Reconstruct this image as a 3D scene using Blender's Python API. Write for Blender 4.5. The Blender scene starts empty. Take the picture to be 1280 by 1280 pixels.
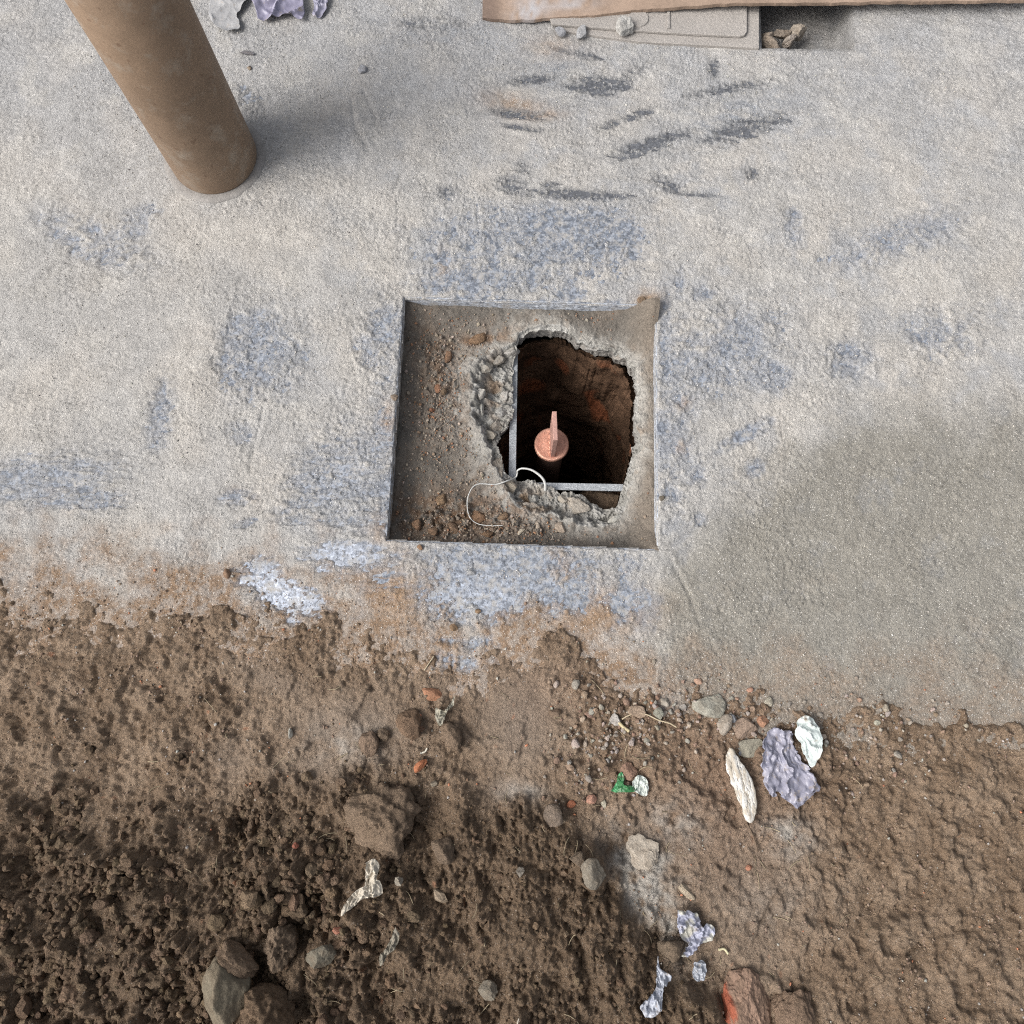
import bpy, bmesh, math, random
import numpy as np

random.seed(7)
rng = np.random.default_rng(11)
sc = bpy.context.scene
COL = sc.collection

# ------------------------------------------------------------------ camera
H = 1.10
TH = math.radians(13.5)
F = 1020.0
cd = bpy.data.cameras.new('camera')
cam = bpy.data.objects.new('camera', cd)
COL.objects.link(cam)
cam.location = (0, 0, H)
cam.rotation_euler = (TH, 0, 0)
cd.sensor_width = 36.0
cd.lens = 36.0 * F / 1280.0
cd.clip_start = 0.01
cd.clip_end = 200
sc.camera = cam

# ------------------------------------------------------------------ light
SUN_EL = math.radians(45)
SUN_AZ = math.radians(-112)      # compass style: 0 = +Y, negative = towards -X
w = bpy.data.worlds.new('World')
sc.world = w
w.use_nodes = True
nt = w.node_tree
bg = nt.nodes['Background']
sky = nt.nodes.new('ShaderNodeTexSky')
sky.sky_type = 'NISHITA'
sky.sun_disc = False
sky.sun_elevation = SUN_EL
sky.sun_rotation = SUN_AZ
sky.air_density = 1.0
sky.dust_density = 5.0
sky.ozone_density = 0.6
hs = nt.nodes.new('ShaderNodeHueSaturation')     # overcast: a nearly grey sky
hs.inputs['Saturation'].default_value = 0.35
nt.links.new(sky.outputs[0], hs.inputs['Color'])
nt.links.new(hs.outputs[0], bg.inputs[0])
bg.inputs[1].default_value = 0.085
ld = bpy.data.lights.new('sun', 'SUN')
ld.energy = 1.5
ld.angle = math.radians(32)
ld.color = (1.0, 0.975, 0.94)
sun = bpy.data.objects.new('sun', ld)
COL.objects.link(sun)
_d = (math.sin(SUN_AZ) * math.cos(SUN_EL), math.cos(SUN_AZ) * math.cos(SUN_EL), math.sin(SUN_EL))
from mathutils import Vector
sun.rotation_euler = Vector(_d).to_track_quat('Z', 'Y').to_euler()
sun.location = (-2, -1, 3)

sc.view_settings.view_transform = 'Standard'
sc.view_settings.look = 'None'
sc.view_settings.gamma = 1
sc.view_settings.use_curve_mapping = False
sc.view_settings.exposure = 0.90
sc.cycles.max_bounces = 6
sc.cycles.use_denoising = False
sc.cycles.filter_width = 1.1

# ------------------------------------------------------------------ helpers
cT, sT = math.cos(TH), math.sin(TH)


def P(u, v, z=0.0):
    """photo pixel -> world point on the horizontal plane at height z"""
    a = (u - 640.0) / F
    b = (640.0 - v) / F
    k = (H - z) / (cT - b * sT)
    return np.array([a * k, (sT + b * cT) * k, z])


def UV(x, y, z=0.0):
    dep = y * sT + (H - z) * cT
    return 640 + F * x / dep, 640 - F * (y * cT - (H - z) * sT) / dep


def sm(a, b, x):
    t = np.clip((x - a) / (b - a), 0, 1)
    return t * t * (3 - 2 * t)


_ang = np.arange(256) / 256 * 2 * np.pi
GC, GS = np.cos(_ang), np.sin(_ang)
_g3 = np.random.default_rng(5).normal(size=(256, 3))
_g3 /= np.linalg.norm(_g3, axis=1)[:, None]


def hsh(ix, iy, iz, seed):
    h = (ix.astype(np.int64) * 374761393 + iy.astype(np.int64) * 668265263 + iz * 1442695041 + seed * 974634777) & 0xFFFFFFFF
    h = ((h ^ (h >> 13)) * 1274126177) & 0xFFFFFFFF
    h = ((h ^ (h >> 15)) * 2246822519) & 0xFFFFFFFF
    return h ^ (h >> 16)


def pn(x, y, s, seed=0):
    """2D gradient noise, feature size s (metres), about -1..1"""
    x = np.asarray(x) / s + 100.3
    y = np.asarray(y) / s + 100.7
    ix, iy = np.floor(x), np.floor(y)
    fx, fy = x - ix, y - iy
    ux, uy = fx * fx * fx * (fx * (fx * 6 - 15) + 10), fy * fy * fy * (fy * (fy * 6 - 15) + 10)
    r = []
    for dx in (0, 1):
        for dy in (0, 1):
            g = (hsh(ix + dx, iy + dy, 0, seed) >> 8) & 255
            r.append(GC[g] * (fx - dx) + GS[g] * (fy - dy))
    return 1.5 * ((r[0] * (1 - uy) + r[1] * uy) * (1 - ux) + (r[2] * (1 - uy) + r[3] * uy) * ux)


def fbm(x, y, s, seed=0, o=4, g=0.5):
    t, a = 0, 1
    for k in range(o):
        t = t + a * pn(x, y, s / 2 ** k, seed + k * 17)
        a *= g
    return t


def pn3(p, s, seed=0):
    q = p / s + 50.37
    i = np.floor(q)
    f = q - i
    u = f * f * f * (f * (f * 6 - 15) + 10)
    t = 0
    for dx in (0, 1):
        for dy in (0, 1):
            for dz in (0, 1):
                g = _g3[(hsh(i[:, 0] + dx, i[:, 1] + dy, (i[:, 2] + dz).astype(np.int64), seed) >> 8) & 255]
                d = (g * (f - np.array([dx, dy, dz]))).sum(1)
                wx = u[:, 0] if dx else 1 - u[:, 0]
                wy = u[:, 1] if dy else 1 - u[:, 1]
                wz = u[:, 2] if dz else 1 - u[:, 2]
                t = t + d * wx * wy * wz
    return 1.5 * t


def fbm3(p, s, seed=0, o=3, g=0.5):
    t, a = 0, 1
    for k in range(o):
        t = t + a * pn3(p, s / 2 ** k, seed + k * 13)
        a *= g
    return t


def worley(x, y, s, seed=0):
    """nearest jittered point: distance (cells), random id 0..1"""
    x = np.asarray(x) / s + 60
    y = np.asarray(y) / s + 60
    ix, iy = np.floor(x), np.floor(y)
    best = np.full(x.shape, 9.0)
    bid = np.zeros(x.shape)
    for dx in (-1, 0, 1):
        for dy in (-1, 0, 1):
            h = hsh(ix + dx, iy + dy, 0, seed)
            px = ix + dx + 0.1 + 0.8 * ((h & 1023) / 1023)
            py = iy + dy + 0.1 + 0.8 * (((h >> 10) & 1023) / 1023)
            d = np.hypot(x - px, y - py)
            m = d < best
            best = np.where(m, d, best)
            bid = np.where(m, ((h >> 20) & 1023) / 1023, bid)
    return best, bid


def lumps(x, y, s, seed, fill=0.8):
    """rounded clods of size s: height 0..~0.5 in units of s"""
    wx = x + 0.22 * s * pn(x, y, s * 0.5, seed + 3)
    wy = y + 0.22 * s * pn(x, y, s * 0.5, seed + 4)
    d, i = worley(wx, wy, s, seed)
    r = 0.28 + 0.42 * i
    return np.sqrt(np.clip(1 - (d / r) ** 2, 0, 1)) * r * (i < fill)


def polysd(u, v, poly):
    """signed distance to a polygon, negative inside"""
    poly = np.asarray(poly, float)
    d = np.full(np.shape(u), 1e9)
    ins = np.zeros(np.shape(u), bool)
    n = len(poly)
    for i in range(n):
        a, b = poly[i], poly[(i + 1) % n]
        e = b - a
        t = np.clip(((u - a[0]) * e[0] + (v - a[1]) * e[1]) / (e @ e), 0, 1)
        d = np.minimum(d, np.hypot(u - a[0] - t * e[0], v - a[1] - t * e[1]))
        if a[1] != b[1]:
            c = ((a[1] > v) != (b[1] > v)) & (u < (b[0] - a[0]) * (v - a[1]) / (b[1] - a[1]) + a[0])
            ins ^= c
    return np.where(ins, -d, d)


def blob(u, v, c):
    a = math.radians(c[4])
    du, dv = u - c[0], v - c[1]
    p = (du * math.cos(a) + dv * math.sin(a)) / c[2]
    q = (-du * math.sin(a) + dv * math.cos(a)) / c[3]
    return np.exp(-(p * p + q * q))


def lerp(a, b, t):
    t = np.asarray(t)[..., None]
    return np.asarray(a) * (1 - t) + np.asarray(b) * t


def tag(o, label=None, cat=None, group=None, kind=None):
    for k, x in (('label', label), ('category', cat), ('group', group), ('kind', kind)):
        if x:
            o[k] = x
    return o


def mesh_obj(name, V, faces, col=None, mat=None, parent=None, smooth=True):
    V = np.asarray(V, np.float32)
    me = bpy.data.meshes.new(name)
    faces = np.asarray(faces, np.int32)
    nf, k = faces.shape
    me.vertices.add(len(V))
    me.vertices.foreach_set('co', V.ravel())
    me.loops.add(nf * k)
    me.loops.foreach_set('vertex_index', faces.ravel())
    me.polygons.add(nf)
    me.polygons.foreach_set('loop_start', np.arange(nf, dtype=np.int32) * k)
    me.polygons.foreach_set('use_smooth', np.full(nf, smooth))
    if col is not None:
        col = np.broadcast_to(np.asarray(col, np.float32), (len(V), 3))
        a = me.color_attributes.new('Col', 'FLOAT_COLOR', 'POINT')
        a.data.foreach_set('color', np.concatenate([np.clip(col, 0.004, 1), np.ones((len(V), 1), np.float32)], 1).astype(np.float32).ravel())
    me.update()
    me.validate()
    if mat:
        me.materials.append(mat)
    o = bpy.data.objects.new(name, me)
    COL.objects.link(o)
    if parent:
        o.parent = parent
    return o


def grid_faces(ny, nx):
    i = (np.arange(ny - 1)[:, None] * nx + np.arange(nx - 1)[None]).ravel()
    return np.stack([i, i + 1, i + nx + 1, i + nx], 1)


def grid_obj(name, X, Y, Z, keep, col, mat, parent=None):
    ny, nx = Z.shape
    f = grid_faces(ny, nx)
    if keep is not None:
        k = keep.ravel()
        f = f[k[f].any(1)] if keep.dtype == bool else f
    used = np.zeros(ny * nx, bool)
    used[f.ravel()] = True
    remap = np.cumsum(used) - 1
    V = np.stack([X.ravel(), Y.ravel(), Z.ravel()], 1)[used]
    return mesh_obj(name, V, remap[f], col.reshape(-1, 3)[used], mat, parent)


def empty(name, loc=(0, 0, 0)):
    o = bpy.data.objects.new(name, None)
    COL.objects.link(o)
    o.location = loc
    o.empty_display_size = 0.05
    return o


# ------------------------------------------------------------------ materials
def material(name, base=None, rough=0.9, spec=0.3, metal=0.0, noises=(), bumps=(), speck=None, film=None):
    """base None -> colour attribute Col.  noises: (scale, amount) value variation.
    bumps: (kind, scale, distance).  speck: (scale, threshold, colour).  film: (scale, lo, hi, colour)"""
    m = bpy.data.materials.new(name)
    m.use_nodes = True
    t = m.node_tree
    N, L = t.nodes, t.links
    b = N['Principled BSDF']
    b.inputs['Roughness'].default_value = rough
    b.inputs['Metallic'].default_value = metal
    b.inputs['Specular IOR Level'].default_value = spec
    tc = N.new('ShaderNodeNewGeometry').outputs['Position']
    if base is None:
        c = N.new('ShaderNodeAttribute')
        c.attribute_name = 'Col'
        c = c.outputs['Color']
    else:
        c = N.new('ShaderNodeRGB')
        c.outputs[0].default_value = (*base, 1)
        c = c.outputs[0]

    def noise(scale, det=3, rg=0.6):
        n = N.new('ShaderNodeTexNoise')
        n.inputs['Scale'].default_value = scale
        n.inputs['Detail'].default_value = det
        n.inputs['Roughness'].default_value = rg
        L.new(tc, n.inputs['Vector'])
        return n.outputs['Fac']

    def maprange(s, a, b_, c0, d0):
        r = N.new('ShaderNodeMapRange')
        for i, x in zip(('From Min', 'From Max', 'To Min', 'To Max'), (a, b_, c0, d0)):
            r.inputs[i].default_value = x
        L.new(s, r.inputs['Value'])
        return r.outputs['Result']

    for s, a in noises:
        f = maprange(noise(s), 0.3, 0.7, 1 - a, 1 + a)
        mx = N.new('ShaderNodeVectorMath')
        mx.operation = 'SCALE'
        L.new(c, mx.inputs[0])
        L.new(f, mx.inputs['Scale'])
        c = mx.outputs[0]
    for sp in (speck or ()):
        f = maprange(noise(sp[0], 1), sp[1], sp[1] + 0.05, 0, sp[3] if len(sp) > 3 else 1)
        mx = N.new('ShaderNodeMix')
        mx.data_type = 'RGBA'
        L.new(f, mx.inputs['Factor'])
        L.new(c, mx.inputs['A'])
        mx.inputs['B'].default_value = (*sp[2], 1)
        c = mx.outputs['Result']
    if film:
        f = maprange(noise(film[0], 5, 0.7), film[1], film[2], 0, 1)
        mx = N.new('ShaderNodeMix')
        mx.data_type = 'RGBA'
        L.new(f, mx.inputs['Factor'])
        L.new(c, mx.inputs['A'])
        mx.inputs['B'].default_value = (*film[3], 1)
        c = mx.outputs['Result']
    L.new(c, b.inputs['Base Color'])
    nrm = None
    for kind, s, d in bumps:
        if kind == 'v':
            n = N.new('ShaderNodeTexVoronoi')
            n.inputs['Scale'].default_value = s
            L.new(tc, n.inputs['Vector'])
            h = n.outputs['Distance']
        else:
            h = noise(s, 4, 0.65)
        bp = N.new('ShaderNodeBump')
        bp.inputs['Distance'].default_value = d
        bp.inputs['Strength'].default_value = 1.0
        L.new(h, bp.inputs['Height'])
        if nrm:
            L.new(nrm, bp.inputs['Normal'])
        nrm = bp.outputs[0]
    if nrm:
        L.new(nrm, b.inputs['Normal'])
    return m


DUST_C = (0.41, 0.398, 0.38)
M = {}
M['dust'] = material('sand_dust', rough=0.95, spec=0.2, noises=((9, 0.05), (28, 0.07), (80, 0.06), (240, 0.09), (700, 0.13)),
                     speck=((430, 0.655, (0.15, 0.14, 0.13), 0.6), (520, 0.66, (0.78, 0.76, 0.72), 0.7)),
                     bumps=(('n', 200, 0.0030), ('n', 650, 0.0014)))
M['granite'] = material('granite', rough=0.6, spec=0.35, noises=((45, 0.25), (130, 0.5), (330, 0.35)),
                        speck=((110, 0.54, (0.36, 0.385, 0.43), 0.65), (190, 0.58, (0.10, 0.11, 0.135), 0.65), (420, 0.62, (0.08, 0.085, 0.10), 0.5)),
                        film=(60, 0.48, 0.66, (0.38, 0.365, 0.345)), bumps=(('n', 250, 0.0008),))
M['slate'] = material('dark_slab', rough=0.6, spec=0.35, noises=((60, 0.2), (200, 0.35)),
                      speck=((300, 0.63, (0.30, 0.31, 0.33), 0.5),), film=(160, 0.55, 0.72, (0.36, 0.35, 0.33)), bumps=(('n', 250, 0.0008),))
M['soil'] = material('damp_soil', rough=0.82, spec=0.35, noises=((30, 0.10), (200, 0.18), (700, 0.22)),
                     speck=((420, 0.68, (0.42, 0.36, 0.30), 0.7),),
                     bumps=(('n', 200, 0.0042), ('n', 600, 0.0022)))
M['clod'] = material('soil_clod', rough=0.85, spec=0.3, noises=((60, 0.12), (300, 0.2)),
                     bumps=(('n', 220, 0.0045), ('n', 650, 0.0022)))
M['mortar'] = material('mortar', rough=0.92, spec=0.2, noises=((45, 0.10), (260, 0.14), (800, 0.15)),
                       bumps=(('n', 260, 0.002), ('n', 800, 0.0012)))
M['stone'] = material('broken_stone', rough=0.8, spec=0.3, noises=((80, 0.15), (400, 0.2)),
                      bumps=(('n', 200, 0.002), ('n', 700, 0.0008)))
M['grain'] = material('grain', rough=0.85, spec=0.3)
M['earth'] = material('pit_earth', rough=0.95, spec=0.15, noises=((40, 0.18), (220, 0.2)),
                      bumps=(('n', 120, 0.004), ('n', 500, 0.002)))
M['steel'] = material('galvanised_steel', base=(0.36, 0.38, 0.40), rough=0.55, metal=0.35, noises=((150, 0.2), (600, 0.25)),
                      speck=((500, 0.62, (0.75, 0.76, 0.78), 0.6),), bumps=(('n', 400, 0.0006),))
M['copper'] = material('copper', base=(0.62, 0.34, 0.25), rough=0.5, metal=0.6, noises=((60, 0.22), (400, 0.12)), speck=((120, 0.66, (0.40, 0.21, 0.15), 0.35),),
                       bumps=(('n', 120, 0.0012), ('n', 500, 0.0004)))
M['copper_dull'] = material('dull_copper', base=(0.50, 0.30, 0.25), rough=0.6, metal=0.4, noises=((90, 0.12), (500, 0.2)),
                            bumps=(('n', 300, 0.0006),))
M['copper_shaded'] = material('shaded_copper', base=(0.045, 0.026, 0.02), rough=0.7, metal=0.2)  # near-black base: shade below the cap painted into the pipe colour
M['wire'] = material('white_insulation', base=(0.50, 0.50, 0.48), rough=0.5, spec=0.5, noises=((200, 0.1),))
M['post'] = material('brown_painted_pipe', base=(0.225, 0.158, 0.108), rough=0.6, spec=0.3, noises=((7, 0.10), (40, 0.08), (300, 0.10)), film=(26, 0.52, 0.72, (0.29, 0.24, 0.19)),
                     speck=((90, 0.68, (0.12, 0.07, 0.045), 0.5),),
                     bumps=(('n', 500, 0.0002),))
M['collar'] = material('grey_collar', base=(0.27, 0.255, 0.24), rough=0.85, noises=((90, 0.15), (400, 0.15)), bumps=(('n', 300, 0.001),))
M['board'] = material('brown_board', rough=0.85, noises=((14, 0.08), (160, 0.10)), bumps=(('n', 180, 0.0008),))
M['panel'] = material('dusty_panel', base=(0.36, 0.335, 0.31), rough=0.9, noises=((20, 0.08), (300, 0.12)), bumps=(('n', 250, 0.0012), ('n', 700, 0.0008)))
M['film'] = material('crumpled_plastic', rough=0.38, spec=0.5, noises=((60, 0.10), (250, 0.08)), film=(90, 0.56, 0.70, (0.30, 0.25, 0.20)))
M['paper'] = material('scrap', rough=0.8, noises=((60, 0.10), (300, 0.10)), film=(120, 0.56, 0.72, (0.30, 0.25, 0.20)), bumps=(('n', 250, 0.0008),))
M['brick'] = material('brick', rough=0.85, noises=((60, 0.10), (300, 0.15)), bumps=(('n', 180, 0.002),))

# ------------------------------------------------------------------ floor frame
R2 = math.radians(-2.0)
OC = np.array([0.0201, 0.4011])           # centre of the square opening
HW, HL = 0.1855, 0.1828                   # half sizes


def loc(x, y):
    dx, dy = x - OC[0], y - OC[1]
    return dx * math.cos(R2) + dy * math.sin(R2), -dx * math.sin(R2) + dy * math.cos(R2)


def wor(a, b):
    return OC[0] + a * math.cos(R2) - b * math.sin(R2), OC[1] + a * math.sin(R2) + b * math.cos(R2)


# where granite shows through the dust: u, v, ru, rv, angle, strength
EXPO = [(700, 290, 85, 34, 0, 1.15), (775, 292, 28, 30, 0, 1), (575, 352, 62, 17, 0, 1.1), (655, 345, 45, 20, 0, .7), (640, 230, 22, 14, 0, .8),
        (325, 425, 42, 34, 10, 1.05), (310, 465, 40, 18, 10, .8), (485, 402, 22, 20, 0, 1), (470, 430, 32, 40, 0, .6),
        (410, 600, 55, 34, 0, .95), (450, 560, 40, 20, 0, .6), (482, 620, 15, 50, 0, .7), (370, 640, 40, 25, 0, .5), (480, 545, 18, 35, 0, .6),
        (430, 694, 52, 20, 0, 1.1), (352, 742, 54, 20, 22, 1.5), (330, 715, 25, 18, 0, 1.2), (365, 765, 20, 12, 60, .9),
        (590, 738, 72, 42, 0, 1.15), (620, 700, 95, 15, 2, 1.1), (700, 742, 42, 30, 0, .95), (740, 700, 40, 14, 0, .6), (500, 695, 30, 14, 0, .5),
        (566, 826, 26, 13, 10, 1.3), (597, 803, 17, 9, 0, 1.3), (560, 800, 20, 8, 0, .9),
        (300, 540, 22, 20, 0, .5), (298, 622, 28, 14, 0, .6), (306, 655, 20, 8, -20, .6), (780, 770, 12, 16, 0, .8),
        (833, 430, 9, 70, 0, .75), (925, 425, 40, 24, -35, .95), (962, 467, 30, 24, 0, .8), (880, 365, 22, 12, 0, .6),
        (832, 560, 22, 70, 0, .65), (930, 545, 45, 9, -28, .9), (945, 585, 14, 12, 0, .8), (840, 620, 22, 15, 0, .7), (850, 355, 10, 30, 0, .5),
        (992, 280, 14, 26, 0, .7), (872, 650, 14, 12, 0, .6), (815, 250, 15, 10, 0, .3), (870, 590, 20, 30, 0, .5),
        (745, 108, 42, 12, 0, 1.25), (667, 100, 30, 6, -8, 1.1), (650, 143, 36, 6, 6, 1.15), (655, 160, 26, 4, 8, 1.2), (815, 180, 46, 8, -17, 1.35),
        (800, 192, 30, 4, -17, 1.1), (765, 155, 16, 5, -25, .9), (718, 243, 58, 7, 2, 1.5), (690, 232, 14, 5, 0, 1.0), (838, 232, 26, 8, 22, 1.15),
        (870, 243, 24, 3, 3, 1.1), (935, 160, 52, 12, -15, 1.05), (915, 110, 60, 6, -10, .9), (800, 143, 24, 6, -20, .8), (940, 218, 10, 8, -50, .9),
        (893, 85, 8, 12, 0, .8), (725, 68, 28, 6, 15, 1.0), (790, 95, 30, 10, -30, .6), (310, 125, 24, 14, 30, .75), (545, 30, 60, 10, 0, .5),
        (655, 210, 14, 12, 0, .6), (700, 262, 60, 5, 0, .9), (560, 240, 20, 10, 0, .5),
        (660, 305, 170, 62, 0, .50), (620, 722, 190, 46, 0, .55), (440, 600, 95, 90, 0, .50), (330, 445, 75, 75, 0, .46), (905, 440, 105, 70, -20, .46), (842, 500, 36, 170, 0, .46), (480, 430, 30, 90, 0, .45),
        (120, 300, 90, 34, 20, .55), (170, 280, 40, 20, -30, .7), (60, 600, 110, 40, -8, .6), (110, 625, 50, 18, 0, .8), (200, 520, 20, 60, 10, .55), (1120, 300, 110, 30, -20, .55), (1180, 420, 60, 40, 20, .5), (1060, 450, 40, 30, 0, .6)]

HEAP = [(-400, 1000), (100, 1010), (260, 1012), (350, 995), (440, 975), (520, 985), (560, 1000), (640, 1004), (694, 1008), (735, 1052), (765, 1085), (790, 1130), (822, 1170),
        (845, 1225), (895, 1240), (905, 1330), (880, 1500), (-400, 1500)]


def soil_edge(u):
    return np.interp(u, [-300, 100, 280, 340, 400, 470, 540, 600, 640, 700, 760, 810, 880, 960, 1050, 1300, 1600],
                     [740, 760, 768, 782, 778, 800, 818, 838, 812, 800, 845, 880, 872, 884, 890, 905, 900])


def h_dust(x, y):
    u, v = UV(x, y)
    a, b = loc(x, y)
    ex = 0
    for c in EXPO:
        ex = np.maximum(ex, c[5] * blob(u, v, c))
    big = fbm(x, y, 0.16, 3, 3)
    mid = fbm(x, y, 0.035, 31, 4, 0.62)
    # smears run across the upper right of the floor, slightly tilted
    xs, ys = x * 0.97 - y * 0.22, x * 0.22 + y * 0.97
    streak = fbm(xs, ys * 3.2, 0.05, 77, 3)
    st = sm(520, 700, u) * sm(330, 200, v)
    fine = fbm(x, y, 0.007, 61, 3, 0.7)
    gm = 0.30 + 1.0 * sm(-0.5, 0.5, fbm(x, y, 0.11, 34, 3, .6))
    dg = x * 0.6 + y * 0.8, -x * 0.8 + y * 0.6
    scuff = fbm(dg[0] * 0.45, dg[1] * 1.6, 0.03, 71, 4, .62)
    h = 2.4 + 0.9 * big + (0.65 * mid) * (1 - 0.3 * st) + 0.8 * streak * st + (0.75 * gm) * fine + 0.45 * scuff * (0.4 + 0.8 * sm(700, 860, u))
    gate = sm(0.04, 0.35, ex)
    sl = sm(560, 480, u) * sm(500, 560, v)
    brk = 2.9 * (fbm(x, y, 0.030, 36, 5, 0.72) * (1 - sl) + sl * fbm(x * .6, y * 2.2, 0.028, 37, 5, 0.72)) * (1 - st) + 3.0 * fbm(xs * 0.55, ys * 2.6, 0.024, 38, 4, 0.68) * st
    thin = sm(430, 560, u) * sm(0.0, 0.7, fbm(x, y, 0.075, 39, 4, .6)) * sm(240, 270, v) * (0.5 + 0.5 * sm(900, 760, u))
    ex = np.maximum(ex, 0.46 * thin)
    h = h - ex * 4.4 + gate * (0.8 * brk + (1.1 + 1.2 * sm(.5, 1, ex)) * fbm(x, y, 0.0075, 43, 3, .7))
    # foot-scuffed ripples left of the smears
    rp = blob(u, v, (470, 180, 80, 60, 0)) + 0.5 * blob(u, v, (900, 330, 90, 60, 0))
    rid = 1 - np.abs(pn(xs * 0.9 + 0.02 * big, ys * 0.28, 0.03, 91))
    h = h + rp * 3.6 * (rid - 0.7)
    # dust drifts against the post
    h = h + 7 * np.exp(-(np.hypot(x + 0.458, y - 0.815) / 0.10) ** 2) * 0.5
    # finger-drawn furrows
    for q in (((822, 690), (850, 675), (875, 655)), ((838, 700), (862, 745), (872, 775)), ((330, 510), (318, 560), (312, 590)),
              ((440, 125), (444, 160), (462, 190), (482, 230)), ((455, 115), (470, 150), (470, 155)), ((490, 245), (505, 215), (520, 200)), ((430, 232), (450, 212), (458, 205))):
        d = 1e9
        for i in range(2):
            e = np.array(q[i + 1], float) - q[i]
            t = np.clip(((u - q[i][0]) * e[0] + (v - q[i][1]) * e[1]) / (e @ e), 0, 1)
            d = np.minimum(d, np.hypot(u - q[i][0] - t * e[0], v - q[i][1] - t * e[1]))
        h = h - 1.3 * np.exp(-(d / 2.4) ** 2) + 0.5 * np.exp(-((d - 6) / 3.5) ** 2)
    # thin dust on the rim of the opening
    ed = np.maximum(np.abs(a) - HW, np.abs(b) - HL)
    rimn = 0.003 + 0.0022 * pn(x, y, 0.02, 12) + 0.0012 * pn(x, y, 0.006, 13)
    h = np.where(ed < rimn, h - 4.5 * sm(rimn, 0.0, ed), h)
    h = np.where(ed < 0.001, np.minimum(h, -3), h)
    # soil crumbs thicken towards the soil
    h = h + 2.0 * sm(-110, 10, v - soil_edge(u) + 30 * pn(x, y, 0.05, 5))
    h = h - 14 * sm(30, 120, v - soil_edge(u) + 24 * pn(x, y, 0.04, 9))
    # sunken pocket at the far right
    pk = sm(950, 954, u) * sm(62, 56, v) * sm(1066, 1060, u)
    h = np.where(u > 940, h - 50 * pk, h)
    return h * 0.001, ex


def gmap(x, y):
    return 0.30 + 1.0 * sm(-0.5, 0.5, fbm(x, y, 0.11, 34, 3, .6))


def c_dust(x, y, h, ex):
    u, v = UV(x, y)
    c = lerp(DUST_C, (0.455, 0.43, 0.395), sm(-0.4, 0.8, fbm(x, y, 0.12, 41, 3)))
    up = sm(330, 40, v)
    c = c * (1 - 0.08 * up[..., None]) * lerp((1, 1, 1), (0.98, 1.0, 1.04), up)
    mot = fbm(x, y, 0.07, 53, 4, .62)
    c = lerp(c, (0.36, 0.365, 0.375), 0.55 * sm(.1, .8, mot) * sm(330, 480, u))
    c = lerp(c, (0.49, 0.47, 0.435), 0.45 * sm(.1, .8, -mot))
    for q in ((920, 150, 90, 34, -15, .5), (700, 90, 80, 34, 0, .35), (850, 235, 60, 24, 10, .35), (700, 300, 120, 50, 0, .45), (640, 720, 150, 46, 0, .35), (430, 610, 80, 60, 0, .4), (330, 440, 60, 60, 0, .35), (910, 440, 80, 60, -30, .4), (560, 40, 90, 30, 0, .3)):
        c = lerp(c, (0.27, 0.285, 0.31), np.clip(q[5] * 1.3 * blob(u, v, q) * (.6 + fbm(x * .8 - y * .2, y * 1.6 + x * .3, .03, 54, 4, .65)), 0, 1))
    # damp grey-olive sand, lower right
    wet = sm(-30, 80, np.minimum(u - 820, 230) * 0.85 + (v - 688) + 26 * fbm(x, y, 0.07, 44, 4))
    wet2 = sm(790, 870, u + 26 * pn(x, y, .05, 3) + np.clip(v - 690, -200, 40) * .2)
    c = lerp(c, (0.25, 0.234, 0.20), 0.85 * np.maximum(wet * wet2, 0))
    # brown soil tint on the lower slabs
    br = sm(-130, 0, v - soil_edge(u) + 70 * fbm(x, y, 0.06, 46, 3)) * (1 - 0.5 * wet * wet2)
    c = lerp(c, (0.285, 0.205, 0.145), 0.85 * br * (.75 + .5 * sm(-.4, .4, fbm(x, y, .014, 57, 3, .7))))
    for q in ((690 - 195, 745, 35, 30, 0, .8), (540, 735, 22, 26, 0, .5), (755, 765, 60, 28, 0, .8), (712, 715, 30, 14, 0, .5), (485, 530, 10, 26, 0, .6), (478, 660, 16, 20, 0, .6),
              (640, 130, 40, 12, 10, .5), (672, 145, 30, 6, 0, .6), (850, 560, 8, 8, 0, .6), (855, 505, 9, 8, 0, .6), (810, 375, 16, 12, 0, .8), (555, 335, 8, 20, 0, .4), (690, 60, 30, 14, 0, .35)):
        c = lerp(c, (0.34, 0.235, 0.155), np.clip(q[5] * 1.1 * blob(u, v, q) * (1 + 0.6 * pn(x, y, 0.012, 8)), 0, 1))
    # thin dust at the edges of bare patches lets the stone darken it
    th = np.maximum(sm(0.0026, 0.0, h) * sm(0.10, 0.5, ex), 0.75 * sm(0.0036, 0.0004, h) * sm(.05, .4, ex) * sm(-.1, .5, fbm(x, y, .011, 52, 3, .7)))
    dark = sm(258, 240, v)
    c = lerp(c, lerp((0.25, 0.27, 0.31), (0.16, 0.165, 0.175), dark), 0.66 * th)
    n = 1 + 0.10 * pn(x, y, 0.004, 48) + 0.08 * pn(x, y, 0.02, 49)
    return c * n[..., None]


def heap_f(u, v, x, y):
    sd = polysd(u, v, HEAP) + 16 * fbm(x, y, 0.035, 101, 3) + 60 * sm(640, 420, u) * fbm(x, y, 0.10, 102, 3, .6)
    w_ = 1 + 4.0 * sm(640, 520, u)
    return sm(12 * w_, -16 * w_, sd), sm(0, -150, sd), sd


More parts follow.
